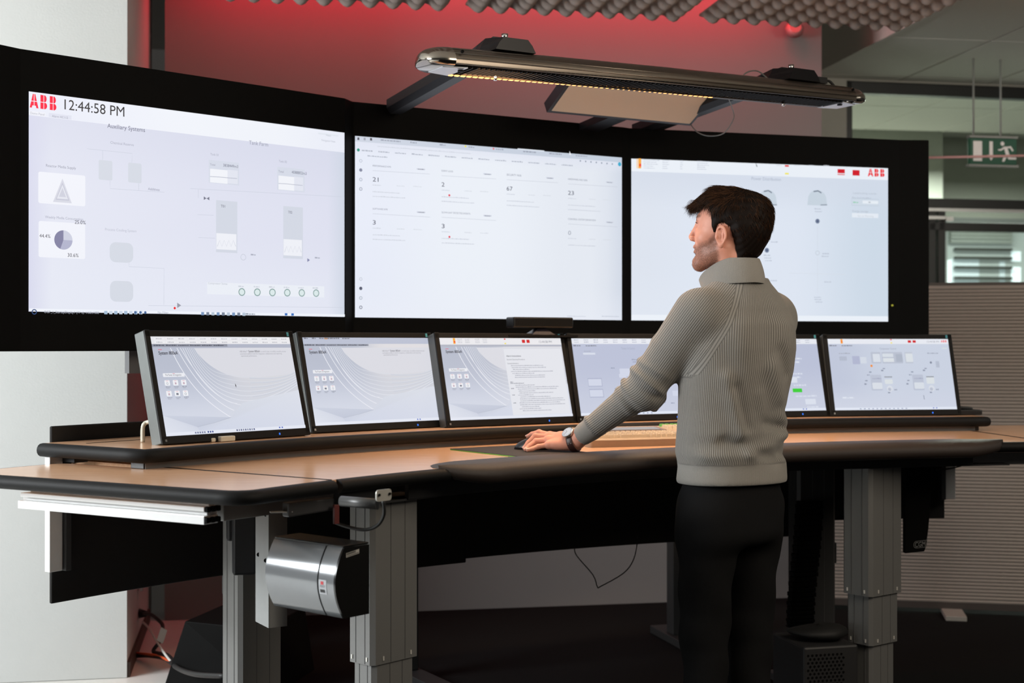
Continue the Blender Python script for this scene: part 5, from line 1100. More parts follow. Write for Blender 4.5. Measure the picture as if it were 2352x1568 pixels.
# ---- frames: head axes (fwd, left, up) and chest axes
ca, sa = math.cos(math.radians(22)), math.sin(math.radians(22))
HO = A_(.659, 4.302, HC+.332); HF, HL, HU = A_(-ca, sa, 0), A_(-sa, -ca, 0), A_(0, 0, 1)
pt_ = math.radians(2); HF, HU = HF*math.cos(pt_)+HU*math.sin(pt_), HU*math.cos(pt_)-HF*math.sin(pt_)
HM = np.stack([HF, HL, HU]); toH = lambda p: (p-HO)@HM.T; fromH = lambda q: q@HM+HO
CF, CL = A_(-.5, .866, 0), A_(-.866, -.5, 0)
def head_sd(q):
    m = q.copy(); m[:, 1] = np.abs(m[:, 1]); m[:, 0] = np.where(m[:, 0] > .03, .03+(m[:, 0]-.03)*1.11, m[:, 0])
    d = ell(m, (-.020, 0, .047), (.098, .075, .090))
    d = smin(d, ell(m, (.028, 0, .028), (.066, .060, .078)), .03)
    d = smin(d, ell(m, (.042, 0, -.026), (.052, .046, .056)), .025)
    d = smin(d, ell(m, (.026, .018, -.048), (.052, .040, .042)), .02)
    d = smin(d, cone(m, (-.004, .053, -.036), (.078, .010, -.086), .015, .017), .022)
    d = smin(d, ell(m, (.083, 0, -.078), (.020, .024, .021)), .02)
    d = smin(d, ell(m, (.055, .042, -.004), (.026, .020, .020)), .02)          # cheekbone
    d = smin(d, cone(m, (.080, 0, .060), (.074, .034, .058), .0125, .010), .014)  # brow
    d = smax(d, -ell(m, (.094, .031, .039), (.020, .021, .0125)), .012)          # orbit
    d = smin(d, ell(m, (.0705, .031, .039), (.0135, .0135, .0125)), .004)       # eye ball with lids
    d = smin(d, cone(m, (.088, 0, .046), (.112, 0, .003), .0075, .0095), .010)   # nose ridge
    d = smin(d, ell(m, (.103, .0115, -.004), (.012, .008, .0085)), .006)
    d = smax(d, -ell(m, (.107, .008, -.0125), (.006, .004, .004)), .003)
    d = smin(d, ell(m, (.092, 0, -.029), (.0115, .021, .008)), .007)             # upper lip
    d = smax(d, -ell(m, (.106, 0, -.0365), (.010, .024, .0022)), .003)
    d = smin(d, ell(m, (.091, 0, -.0445), (.0105, .017, .0075)), .006)
    d = smax(d, -ell(m, (.104, 0, -.057), (.012, .016, .006)), .008)
    d = smin(d, cone(m, (-.030, 0, -.03), (-.052, 0, -.17), .054, .054), .025)   # neck
    d = smin(d, cone(m, (-.018, .050, -.035), (-.015, .02, -.16), .012, .014), .02)
    return d
def ear_sd(q):
    # ear plane: tilted back, standing a little off the head
    t = math.radians(12); e = A_(-.010, .078, .0); al = math.radians(-2)
    x = A_(math.cos(al), -math.sin(al), 0); z = A_(-math.sin(t), 0, math.cos(t)); z = z-x*(z@x); z /= np.linalg.norm(z); n = np.cross(z, x); n = n if n[1] > 0 else -n
    r = (q-e)/.94; a, b, c = r@x, r@z, r@n
    wz = .0185*(1-.32*np.clip(-b/.033, 0, 1)**1.5); rad = np.sqrt((a/wz)**2+(b/.0325)**2)
    rim = np.sqrt(((rad-.86)*.019)**2+(c-.004-.004*np.clip(-a/.018, -1, 1))**2)-.0043*(1-.3*np.clip(-b/.03, 0, 1))
    plate = smax((rad-.92)*.018, np.abs(c+.001)-.0032, .003)
    d = smin(rim, plate, .004)
    d = smin(d, ell(np.stack([a, b, c], 1), (-.001, -.029, .001), (.0085, .010, .005)), .006)     # lobe
    d = smin(d, cone(np.stack([a, b, c], 1), (-.007, .015, .003), (-.006, -.012, .003), .0036, .0036), .004)   # antihelix
    d = smin(d, ell(np.stack([a, b, c], 1), (.014, -.004, .002), (.005, .007, .005)), .004)       # tragus
    d = smax(d, -ell(np.stack([a, b, c], 1), (.004, -.004, .006), (.0080, .0120, .0105)), .003)    # concha
    d = smax(d, -ell(np.stack([a, b, c], 1), (.003, .016, .006), (.0075, .009, .0065)), .003)
    return smin(d, cone(np.stack([a, b, c], 1), (.006, .010, -.008), (.006, -.014, -.008), .012, .010), .005)
hv, hf = surface_nets(head_sd, (-.13, -.10, -.175), (.13, .10, .15), .0022)
ev, ef = surface_nets(ear_sd, (-.045, .045, -.05), (.03, .11, .048), .0010)
beard = np.zeros(len(hv)); u_, v_, w_ = hv.T
bl_ = np.where(u_ < .035, .020-1.15*np.clip(u_-.012, -.02, .03), -.008-.30*(u_-.035)); bl_ = np.where(u_ > .078, -.017, bl_)
beard = np.clip((bl_-w_)/.016, 0, 1)*np.clip((u_+.004+.10*(-.03-w_).clip(0))/.014, 0, 1)*np.clip((w_+.118)/.014, 0, 1)*np.clip((u_-.018+1.1*(w_+.105))/.02, 0, 1)
beard *= 1-np.exp(-((w_+.036)/.011)**2-((u_-.10)/.014)**2)*.85
brow_ = 1.3*np.exp(-(((w_-.060-.25*(np.abs(v_)-.03))/.0055)**2))*np.clip((u_-.060)/.012, 0, 1)*np.clip((np.abs(v_)-.008)/.005, 0, 1)
beard = np.maximum(beard*.82, np.minimum(brow_, 1))
hv_w = fromH(hv); ev_w = fromH(ev)
ev2 = ev.copy(); ev2[:, 1] *= -1; ev2_w = fromH(ev2); ef2 = ef[:, ::-1]
# ---- left arm and hand
S_ = A_(.566, 4.195, HC+.092); E_ = A_(.408, 4.285, HC-.137); W_ = A_(.2015, 4.452, HC-.310)
Zr = lambda x, y, z: A_(x, y, HC+z)
MC = [Zr(.124, 4.515, -.296), Zr(.118, 4.495, -.299), Zr(.116, 4.473, -.308), Zr(.118, 4.450, -.322)]
PI_ = [Zr(.089, 4.535, -.287), Zr(.0755, 4.500, -.297), Zr(.0775, 4.472, -.311), Zr(.084, 4.447, -.327)]
DI_ = [Zr(.066, 4.548, -.294), Zr(.0535, 4.492, -.318), Zr(.0565, 4.462, -.326), Zr(.064, 4.437, -.334)]
TI_ = [Zr(.053, 4.555, -.3015), Zr(.041, 4.484, -.3335), Zr(.044, 4.452, -.336), Zr(.050, 4.430, -.3365)]
FR = [(.0105, .0092, .0084, .0074), (.0108, .0096, .0086, .0076), (.0102, .009, .0082, .0072), (.0094, .008, .0072, .0064)]
def hand_sd(p):
    d = cone(p, E_, W_, .040, .030)
    d = smin(d, cone(p, W_, (W_+MC[1])/2, .0285, .025), .012)
    pd_ = None
    for i in range(4):
        b = W_+(MC[i]-W_)*.30; c = cone(p, b, MC[i], .019, .0125); pd_ = c if pd_ is None else smin(pd_, c, .012)
    d = smin(d, pd_, .012)
    d = smin(d, ell(p, (W_+MC[3])/2-A_(0, .004, .006), (.036, .018, .016)), .014)
    for i in range(4):
        r = FR[i]; f = smin(cone(p, MC[i], PI_[i], r[0], r[1]), cone(p, PI_[i], DI_[i], r[1], r[2]), .003); f = smin(f, cone(p, DI_[i], TI_[i], r[2], r[3]), .003)
        f = smin(f, ell(p, PI_[i], (r[1]*1.08,)*3), .003); d = smin(d, f, .0045)
        d = smin(d, ell(p, MC[i]+A_(0, 0, .002), (.0115, .0105, .0115)), .006)
        d = smin(d, cone(p, MC[i], W_+(MC[i]-W_)*.35+A_(0, 0, .008), .004+.0085, .012), .004)
    th = [W_+(MC[0]-W_)*.25+A_(0, .015, -.012), Zr(.118, 4.552, -.325), Zr(.086, 4.568, -.333), Zr(.068, 4.572, -.334)]
    t = smin(cone(p, th[0], th[1], .018, .012), cone(p, th[1], th[2], .012, .0105), .004); t = smin(t, cone(p, th[2], th[3], .0105, .008), .003)
    return smin(d, t, .010)
gv, gf = surface_nets(hand_sd, (.025, 4.395, HC-.3475), (.27, 4.60, HC-.24), .0016)
def body_sd(p):
    d = cone(p, (.69, 4.31, HC+.17), (.67, 4.30, HC-.40), .09, .10); d = smin(d, cone(p, (.60, 4.26, HC-.1), (.78, 4.36, HC-.1), .09, .09), .05)
    d = smin(d, cone(p, S_, E_, .052, .042), .03); d = smin(d, cone(p, E_, E_+(W_-E_)*.8, .042, .03), .02)
    d = smin(d, cone(p, (.83, 4.39, HC+.085), (.80, 4.56, HC-.16), .05, .04), .03); d = smin(d, cone(p, (.80, 4.56, HC-.16), (.66, 4.60, HC-.28), .04, .03), .02)
    for a, b in ((.605, 4.25), (.755, 4.36)): d = smin(d, cone(p, (a, b, HC-.5), (a, b+.04, HC-.9), .075, .055), .04); d = smin(d, cone(p, (a, b+.04, HC-.9), (a, b+.02, HC-1.27), .055, .04), .02)
    return d
bv, bf = surface_nets(body_sd, (.2, 4.05, .02), (.95, 4.75, HC+.3), .014)
def skin_mat():
    m = bpy.data.materials.new('skin'); m.use_nodes = True; nt = m.node_tree; N = nt.nodes; L = nt.links; b = N['Principled BSDF']
    at = N.new('ShaderNodeAttribute'); at.attribute_name = 'beard'; tc = N.new('ShaderNodeTexCoord')
    n1 = N.new('ShaderNodeTexNoise'); n1.inputs['Scale'].default_value = 45; n1.inputs['Detail'].default_value = 4; n2 = N.new('ShaderNodeTexNoise'); n2.inputs['Scale'].default_value = 900
    L.new(tc.outputs['Object'], n1.inputs['Vector']); L.new(tc.outputs['Object'], n2.inputs['Vector'])
    a = N.new('ShaderNodeMix'); a.data_type = 'RGBA'; a.inputs[6].default_value = (.59, .25, .168, 1); a.inputs[7].default_value = (.70, .33, .24, 1); L.new(n1.outputs['Fac'], a.inputs[0])
    ml_ = N.new('ShaderNodeMapRange'); ml_.inputs['From Min'].default_value = .35; ml_.inputs['From Max'].default_value = .65; ml_.inputs['To Min'].default_value = .45; ml_.inputs['To Max'].default_value = 1; L.new(n2.outputs['Fac'], ml_.inputs['Value'])
    mu = N.new('ShaderNodeMath'); mu.operation = 'MULTIPLY'; L.new(at.outputs['Fac'], mu.inputs[0]); L.new(ml_.outputs[0], mu.inputs[1])
    c = N.new('ShaderNodeMix'); c.data_type = 'RGBA'; c.inputs[7].default_value = (.085, .042, .026, 1); L.new(mu.outputs[0], c.inputs[0]); L.new(a.outputs[2], c.inputs[6]); L.new(c.outputs[2], b.inputs['Base Color'])
    b.inputs['Roughness'].default_value = .5; b.inputs['Subsurface Weight'].default_value = .12; b.inputs['Subsurface Radius'].default_value = (.012, .005, .003); b.inputs['Subsurface Scale'].default_value = .6; b.inputs['Specular IOR Level'].default_value = .4
    bp = N.new('ShaderNodeBump'); bp.inputs['Strength'].default_value = .12; bp.inputs['Distance'].default_value = .001; L.new(n2.outputs['Fac'], bp.inputs['Height']); L.new(bp.outputs[0], b.inputs['Normal']); return m
SKIN = skin_mat()
nb = len(hv); zer = lambda n: np.zeros(n)
man = meshobj('person', [(hv_w, hf), (ev_w, ef), (ev2_w, ef2), (gv, gf), (bv, bf)], [SKIN], None, {'beard': np.concatenate([beard, zer(len(ev)*2+len(gv)+len(bv))])})
tag(man, 'person in grey ribbed sweater and dark trousers standing at the desk, hand on mouse', 'person')
# finger nails
NAIL = mat('finger_nail', (.62, .36, .29), .25)
for i in range(4):
    d = TI_[i]-DI_[i]; d /= np.linalg.norm(d); up = A_(-.15, -.35, .9); up = up-d*(up@d); up /= np.linalg.norm(up); s = np.cross(d, up); r = FR[i][3]; c = TI_[i]+d*.001+up*r*.72
    m = MB(); m.smooth = True; m.grid([[tuple(c+d*a+s*r*.72*math.sin(t)+up*(r*.36*math.cos(t)-.02*abs(a)-.0004)) for t in (-1.1, -.6, 0, .6, 1.1)] for a in (-.0055, -.001, .003, .0055)]); m.build('nail', NAIL, man)
# eye
m = MB()
for sg in (1, -1):
    c = fromH(A_(.0645, .031*sg, .039)[None])[0]; rows = [[tuple(c+.0112*(HF*math.cos(t)+(HL*math.cos(a)+HU*math.sin(a))*math.sin(t))) for a in [2*math.pi*k/14 for k in range(14)]] for t in [.02+1.2*j/6 for j in range(7)]]
    m = MB(); m.smooth = True; m.grid(rows, close=True); m.build('eye', mat('eye_white', (.45, .42, .40), .15), man)
    m = MB()
    for k in range(9):
        a = -.8+1.6*k/8; p0 = c+HF*.0135*math.cos(a)+HL*.0135*math.sin(a)+HU*.0035; m.tube([p0, p0+HF*.004*math.cos(a)+HL*.004*math.sin(a)*1.2+HU*.001, p0+HF*.006*math.cos(a)+HL*.007*math.sin(a)+HU*.0035], .0005, 3)
    m.build('eyelash', mat('dark_lash', (.01, .007, .005), .5), man)
# ---- hair
HP = [(.118, .097), (.085, .089), (.060, .094), (.036, .092), (.027, .070), (.024, .040), (.017, .012), (.009, .012), (.005, .036), (-.014, .044), (-.034, .030), (-.044, -.010), (-.058, -.075), (-.2, -.075), (-.2, .3), (.2, .3), (.14, .11)]
def hair_sd(q):
    m = q.copy(); m[:, 1] = np.abs(m[:, 1])
    d = ell(m, (-.024, 0, .050), (.120, .0845, .107))
    d = smin(d, cone(m, (-.066, 0, .02), (-.048, 0, -.085), .074, .052), .03)
    d = smin(d, cone(m*A_(1, .55, 1), (.025, 0, .116), (.094, .0, .099), .036, .011), .025)
    d = smin(d, ell(m, (-.092, .0, .075), (.058, .062, .062)), .02)
    hd = head_sd(q); pg = polysd(m[:, 0], m[:, 2], HP); k = np.clip(1+pg/.030, 0, 1)**1.5*np.clip((.085-m[:, 2])/.02, 0, 1)
    d = np.minimum(d*(1-k)+(hd-.0022)*k, hd-.0018)
    d = smax(d, pg, .003)
    s = np.sin(m[:, 1]*260+m[:, 0]*60)*np.sin(m[:, 0]*120+m[:, 2]*170+m[:, 1]*90)
    return d-.0009*s
av, af = surface_nets(hair_sd, (-.165, -.10, -.085), (.135, .10, .175), .0026)
def hair_mat():
    m = bpy.data.materials.new('brown_hair'); m.use_nodes = True; nt = m.node_tree; N = nt.nodes; L = nt.links; b = N['Principled BSDF']
    n1 = N.new('ShaderNodeAttribute'); n1.attribute_name = 'tone'
    r = N.new('ShaderNodeValToRGB'); r.color_ramp.elements[0].color = (.0065, .0036, .0024, 1); r.color_ramp.elements[1].color = (.085, .037, .017, 1); r.color_ramp.elements[0].position = .1; r.color_ramp.elements[1].position = 1
    L.new(n1.outputs['Fac'], r.inputs[0]); L.new(r.outputs[0], b.inputs['Base Color']); b.inputs['Roughness'].default_value = .62; b.inputs['Specular IOR Level'].default_value = .10; return m
HAIR = hair_mat()
def strand_mesh(roots, dirs, lens, rad, curl, nseg=4):
    n = len(roots); vs = np.empty((n, nseg+1, 3, 3)); p = roots.copy(); d = dirs.copy()
    for s in range(nseg+1):
        t = s/nseg; a = np.cross(d, A_(.3, .2, .9)); a /= np.linalg.norm(a, axis=1)[:, None]+1e-9; b = np.cross(d, a); r = rad*(1-.85*t)
        for k in range(3): g = 2*math.pi*k/3; vs[:, s, k] = p+a*(r*math.cos(g))[:, None]+b*(r*math.sin(g))[:, None]
        p = p+d*(lens/nseg)[:, None]; d = d+curl/nseg; d /= np.linalg.norm(d, axis=1)[:, None]
    base = (np.arange(n)*(nseg+1)*3)[:, None]; f = []
    for s in range(nseg):
        for k in range(3): k2 = (k+1) % 3; f.append(np.concatenate([base+s*3+k, base+s*3+k2, base+s*3+3+k2, base+s*3+3+k], 1))
    return vs.reshape(-1, 3), np.concatenate(f)
e1 = av[af[:, 1]]-av[af[:, 0]]; e2 = av[af[:, 3]]-av[af[:, 0]]; fn = np.cross(e1, e2); fn /= np.linalg.norm(fn, axis=1)[:, None]+1e-12; fc = av[af].mean(1)
if (fn*(fc-A_(-.02, 0, .04))).sum() < 0: fn = -fn
rng = np.random.default_rng(5)
vis = np.where((head_sd(fc) > .0008) & (fc[:, 2] > -.074))[0]; pick = rng.choice(vis, 17000); q0 = fc[pick]; nn_ = fn[pick]
top_ = np.clip((q0[:, 2]-.06)/.06, 0, 1)*np.clip((q0[:, 0]+.10)/.08, 0, 1); front = np.clip((q0[:, 0]-.03)/.05, 0, 1)
flow = np.stack([.95*top_-.35*(1-top_)*(q0[:, 0] < .0)-.25*(1-top_), .30*np.sign(q0[:, 1])*(1-top_)*0+.25*top_, -.15*top_-1.0*(1-top_)-.35*front], 1)
flow += rng.normal(0, .16, flow.shape); flow -= nn_*(flow*nn_).sum(1)[:, None]; flow /= np.linalg.norm(flow, axis=1)[:, None]
dd_ = flow+nn_*(.13+.22*np.maximum(top_, front)[:, None]+rng.uniform(0, .10, (len(q0), 1))); dd_ /= np.linalg.norm(dd_, axis=1)[:, None]
ln = np.where(q0[:, 2] < .0, .012, np.where(q0[:, 2] < .05, .018, .018+.016*np.maximum(top_, front)))*rng.uniform(.6, 1.25, len(q0)); crown = (q0[:, 0] < -.09) & (q0[:, 2] > .04); ln = np.where(crown, .026*rng.uniform(.6, 1.3, len(q0)), ln)
cur = -nn_*.55+A_(0, 0, -.25); low = q0[:, 2] < .0
sv, sf = strand_mesh(q0-nn_*.0025, dd_, ln, np.where(low, .00042, .00062)*rng.uniform(.7, 1.2, len(q0)), cur)
# wisps over the forehead
nw = 260; fr0 = np.stack([rng.uniform(.060, .10, nw), rng.uniform(-.045, .05, nw), rng.uniform(.092, .115, nw)], 1); wd_ = np.stack([rng.uniform(.6, 1, nw), rng.normal(.1, .3, nw), rng.uniform(-.6, -.05, nw)], 1); wd_ /= np.linalg.norm(wd_, axis=1)[:, None]
wv, wf = strand_mesh(fr0, wd_, rng.uniform(.014, .032, nw), np.full(nw, .0005), np.tile(A_(-.3, 0, -1.0), (nw, 1)))
tone = np.concatenate([np.full(len(av), .05), np.repeat(rng.uniform(0, 1, len(q0))**1.4, 15), np.repeat(rng.uniform(.3, 1, nw), 15)])
meshobj('hair', [(fromH(av), af), (fromH(sv), sf), (fromH(wv), wf)], [HAIR], man, {'tone': tone})
# short beard and brow hairs
e1 = hv[hf[:, 1]]-hv[hf[:, 0]]; e2 = hv[hf[:, 3]]-hv[hf[:, 0]]; fn = np.cross(e1, e2); fn /= np.linalg.norm(fn, axis=1)[:, None]+1e-12; fc = hv[hf].mean(1); fb = beard[hf].mean(1)
if (fn*(fc-A_(0, 0, .0))).sum() < 0: fn = -fn
pr_ = fb/fb.sum(); pick = rng.choice(len(fc), 5200, p=pr_); q0 = fc[pick]+rng.normal(0, .0008, (5200, 3)); nn_ = fn[pick]; isb = q0[:, 2] > .045
dd_ = nn_*.55+np.where(isb[:, None], A_(-.5, 0, .25), A_(.05, 0, -.8))+rng.normal(0, .18, q0.shape); dd_ /= np.linalg.norm(dd_, axis=1)[:, None]
bv_, bf_ = strand_mesh(q0-nn_*.001, dd_, rng.uniform(.0018, .0036, 5200), np.full(5200, .00024), np.tile(A_(0, 0, -.3), (5200, 1)), 2)
meshobj('beard', [(fromH(bv_), bf_)], [mat('beard_hair', (.045, .022, .013), .5)], man)
# ---- sweater
TB = np.array([(1113, 1555, 1803), (1095, 1553, 1805), (1068, 1556, 1804), (1052, 1554, 1806), (1035, 1550, 1800), (1010, 1551, 1793), (990, 1553, 1802), (970, 1554, 1800), (940, 1556, 1803), (900, 1557, 1811), (850, 1558, 1822), (800, 1555, 1827), (745, 1563, 1824), (705, 1588, 1806), (675, 1618, 1786), (650, 1645, 1766), (632, 1655, 1757), (600, 1665, 1748)], float)
Yt = 4.30; tz = HC+(791-TB[:, 0])/FPX*Yt; tcx = ((TB[:, 1]+TB[:, 2])/2-1176)/FPX*Yt; ta = (TB[:, 2]-TB[:, 1])/2/FPX*Yt/.925
def torso_lz(p):
    z = p[:, 2]; cx = np.interp(z, tz, tcx); a = np.interp(z, tz, ta); k = np.clip((z-tz[0])/.5, 0, 1); cy = Yt-.02+.015*k
    r = np.stack([p[:, 0]-cx, p[:, 1]-cy], 1); l = -(r@CL[:2]); d = r@CF[:2]; return l, d, a, z
CRE = [((-.12, -.10), (-.055, -.27), .012, .022), ((.03, -.07), (.135, -.245), .015, .030), ((-.03, -.325), (.14, -.28), .015, .022), ((-.16, -.335), (-.02, -.33), .008, .018), ((.06, -.02), (.10, -.09), -.010, .022), ((.00, -.15), (.02, -.20), .006, .018),
       ((.09, -.19), (.16, -.215), -.006, .018), ((.04, -.24), (.15, -.262), -.011, .016), ((-.10, -.29), (.08, -.35), -.010, .02), ((-.13, -.02), (-.10, -.12), -.006, .03), ((-.085, -.13), (-.03, -.25), -.009, .016), ((.10, -.33), (.16, -.345), -.008, .016)]
def torso_sd(p):
    l, d, a, z = torso_lz(p); b = a*np.interp(z, [HC-.43, HC-.2, HC+0, HC+.1, HC+.2], [.70, .66, .70, .72, .85]); e = 2.25
    f = ((np.abs(l/a)**e+np.abs(d/b)**e)**(1/e)-1)*np.minimum(a, b)
    back = np.clip(-d/.05, 0, 1); zz = z-HC
    for (x0, y0), (x1, y1), am, wd in CRE:
        ex, ey = x1-x0, y1-y0; t = np.clip(((l-x0)*ex+(zz-y0)*ey)/(ex*ex+ey*ey), 0, 1); dd = np.sqrt((l-x0-t*ex)**2+(zz-y0-t*ey)**2); f = f-am*np.exp(-(dd/wd)**2)*back
    f = f+.006*np.exp(-(l/.03)**2)*np.clip(-d/.05, 0, 1)*np.clip((zz+.25)/.2, 0, 1)          # spine hollow
    f = f-.010*np.exp(-((l+.09)/.05)**2-((zz-.03)/.07)**2)*back-.010*np.exp(-((l-.09)/.05)**2-((zz-.03)/.07)**2)*back    # shoulder blades
    return smax(f, HC-.4245-z, .006)
SB_ = [(.80, .030, .022, .6), (.93, .05, .014, .3), (.62, .06, .006, 2.5), (.33, .10, .006, 1)]
def arm_r(p, A, B, r0, r1, bumps):
    d = B-A; t = np.clip(((p-A)@d)/(d@d), 0, 1); r = (p-A)-t[:, None]*d; up = A_(-.6, -.3, .7); dn = d/np.linalg.norm(d); up = up-dn*(up@dn); up /= np.linalg.norm(up); sd = np.cross(dn, up)
    ang = np.arctan2(r@sd, r@up); rad = r0+(r1-r0)*t
    for t0, wd, h, a0 in bumps: rad = rad+h*np.exp(-((t-t0-.05*np.sin(ang*1.0+a0))/wd)**2)*(.55+.45*np.cos(ang-a0))
    return np.sqrt((r*r).sum(1))-rad, ang, t, np.sqrt((r*r).sum(1))
CU = E_+(W_-E_)*.905
def sleeve_sd(p):
    u, _, _, _ = arm_r(p, S_, E_, .079, .058, [(.90, .045, .016, -.5), (.74, .04, .009, .4), (.45, .06, .004, 1.2), (.97, .05, .014, 3.0)])
    f, _, _, _ = arm_r(p, E_, W_, .055, .031, [(.10, .035, .016, .1), (.24, .04, .008, -.6), (.70, .022, .0085, .1), (.80, .05, .003, 2)])
    d = smin(u, f, .012)
    d = smin(d, cone(p, E_+A_(.040, .0, -.030), E_+A_(.036, .03, -.060), .022, .013), .022)     # slack at the elbow
    n = (W_-E_)/np.linalg.norm(W_-E_); return smax(d, (p-CU)@n, .004)
def sleeveR_sd(p): return smin(cone(p, (.822, 4.385, HC+.085), (.80, 4.56, HC-.16), .076, .058), cone(p, (.80, 4.56, HC-.16), (.66, 4.60, HC-.28), .057, .04), .02)
def sweater_sd(p):
    d = torso_sd(p); d = smin(d, cone(p, (.685, 4.30, HC+.165), tuple(S_+A_(.02, .01, .0)), .055, .076), .035); d = smin(d, cone(p, (.70, 4.31, HC+.165), (.815, 4.38, HC+.088), .055, .074), .035)
    d = smin(d, sleeveR_sd(p), .03); s = sleeve_sd(p); d = smin(d, s, .020)
    fw = (p[:, :2]-A_(.697, 4.29))@CF[:2]; d = np.maximum(d, p[:, 2]-(HC+.201-.28*np.clip(fw, -.02, .1)))
    return np.maximum(d, -cone(p, (.697, 4.290, HC+.10), (.697, 4.290, HC+.30), .062, .066))
wv, wf = surface_nets(sweater_sd, (.17, 4.05, HC-.45), (.95, 4.72, HC+.23), .0055)
l, d_, a_, z_ = torso_lz(wv); zz = z_-HC
nse = (E_-S_)
# raglan seam plane from neck to the armpit (back)
K0, K1, K2 = A_(.700, 4.21, HC+.197), A_(.560, 4.155, HC-.075), A_(.62, 4.42, HC+.17)
pn_ = np.cross(K1-K0, K2-K0); pn_ /= np.linalg.norm(pn_); pn_ = pn_ if pn_@(S_+A_(-.1, 0, 0)-K0) > 0 else -pn_
sdv = (wv-K0)@pn_; sl = sleeve_sd(wv); onarm = ((sdv > 0) & (zz > -.10)) | (sl < .004)
_, ang1, t1, r1 = arm_r(wv, S_, E_, .08, .06, []); _, ang2, t2, r2 = arm_r(wv, E_, W_, .05, .03, [])
armu = np.where(t2 > .0, ang2*.0505, ang1*.0505)
wgt = np.clip(((wv-E_)@((W_-E_)/np.linalg.norm(W_-E_)))/.05+.5, 0, 1); nA = (E_-S_)/np.linalg.norm(E_-S_); upA = A_(-.12, -1, .05); upA = upA-nA*(upA@nA); upA /= np.linalg.norm(upA); sdA = np.cross(nA, upA)
nB = (W_-E_)/np.linalg.norm(W_-E_); upB = A_(-.08, -1, .05); upB = upB-nB*(upB@nB); upB /= np.linalg.norm(upB); sdB = np.cross(nB, upB)
ang1 = ((wv-E_)@sdA)/.0064; ang2 = ((wv-E_)@sdB)/.0064
armu = (ang1*(1-wgt)+ang2*wgt)
rib = np.where(onarm, armu, np.arctan2(l/a_, -d_/(a_*.68))*26.0)
tcu = (wv-CU)@((W_-E_)/np.linalg.norm(W_-E_)); fine = np.where(onarm & (tcu > -.062), 1.0, 0.0); fine = np.where(~onarm & (zz < -.364), 1.0, fine)
seam = np.where(zz > -.092, np.clip(sdv, -.05, .05), .05*np.sign(sdv))
def knit_mat():
    m = bpy.data.materials.new('grey_ribbed_knit'); m.use_nodes = True; nt = m.node_tree; N = nt.nodes; L = nt.links; b = N['Principled BSDF']
    def at(n): a = N.new('ShaderNodeAttribute'); a.attribute_name = n; return a.outputs['Fac']
    def mt(op, a, c=None, d=None):
        x = N.new('ShaderNodeMath'); x.operation = op
        for i, v in enumerate((a, c, d)):
            if v is None: continue
            if isinstance(v, (int, float)): x.inputs[i].default_value = v
            else: L.new(v, x.inputs[i])
        return x.outputs[0]
    rb = at('rib'); fi = at('fine'); se = mt('ABSOLUTE', at('seam')); mul = mt('ADD', mt('MULTIPLY', fi, 1.0), 1.0)
    s = mt('SINE', mt('MULTIPLY', mt('MULTIPLY', rb, mul), 6.28318)); s01 = mt('MULTIPLY_ADD', s, .5, .5)
    amp = mt('SUBTRACT', 1.0, mt('MULTIPLY', fi, .72)); flat_ = mt('LESS_THAN', se, .010); amp = mt('MULTIPLY', amp, mt('SUBTRACT', 1.0, flat_))
    groove = mt('MULTIPLY', mt('POWER', mt('SUBTRACT', 1.0, s01), 2.2), amp)
    ln_ = mt('MAXIMUM', mt('LESS_THAN', se, .0016), mt('LESS_THAN', mt('ABSOLUTE', mt('SUBTRACT', se, .0085)), .0016)); groove = mt('MAXIMUM', groove, mt('MULTIPLY', ln_, .8))
    tc = N.new('ShaderNodeTexCoord'); nz = N.new('ShaderNodeTexNoise'); nz.inputs['Scale'].default_value = 500; nz.inputs['Detail'].default_value = 3; L.new(tc.outputs['Object'], nz.inputs['Vector'])
    c0 = N.new('ShaderNodeMix'); c0.data_type = 'RGBA'; c0.inputs[6].default_value = (.215, .203, .183, 1); c0.inputs[7].default_value = (.305, .29, .266, 1); L.new(nz.outputs['Fac'], c0.inputs[0])
    c1 = N.new('ShaderNodeMix'); c1.data_type = 'RGBA'; c1.inputs[7].default_value = (.045, .042, .038, 1); L.new(mt('MULTIPLY', groove, .68), c1.inputs[0]); L.new(c0.outputs[2], c1.inputs[6]); L.new(c1.outputs[2], b.inputs['Base Color'])
    bp = N.new('ShaderNodeBump'); bp.inputs['Strength'].default_value = .6; bp.inputs['Distance'].default_value = .0016; L.new(mt('SUBTRACT', mt('MULTIPLY', nz.outputs['Fac'], .25), groove), bp.inputs['Height']); L.new(bp.outputs[0], b.inputs['Normal'])
    b.inputs['Roughness'].default_value = .9; b.inputs['Specular IOR Level'].default_value = .15; b.inputs['Sheen Weight'].default_value = .15; return m
KNIT = knit_mat()
sw = meshobj('sweater', [(wv, wf)], [KNIT], man, {'rib': rib, 'fine': fine, 'seam': seam})
# stand-up collar, open at the front
NC = A_(.697, 4.289, 0); rows = []; cr = []
for i in range(49):
    th = math.radians(-146+292*i/48); at_ = abs(math.degrees(th))
    zb = HC+np.interp(at_, [0, 60, 100, 146], [.190, .186, .168, .146]); zt = HC+np.interp(at_, [0, 60, 95, 125, 146], [.266, .266, .252, .226, .205])
    rb_ = np.interp(at_, [0, 60, 100, 146], [.090, .088, .090, .094]); rt = np.interp(at_, [0, 60, 95, 125, 146], [.070, .070, .078, .104, .124])
    dr = -CF*math.cos(th)+CL*math.sin(th); col_ = []
    for k in range(9):
        t = k/8; r = rb_+(rt-rb_)*t+.004*math.sin(math.pi*t); col_.append(NC+dr*r+A_(0, 0, zb+(zt-zb)*t))
    for k in range(4):
        t = k/3; r = rt-.007-(.0 if k else -.004)+(rb_-rt)*t*.8; col_.append(NC+dr*r+A_(0, 0, zt+(.002 if k == 0 else 0)-(zt-zb)*t*.9))
    rows.append(col_)
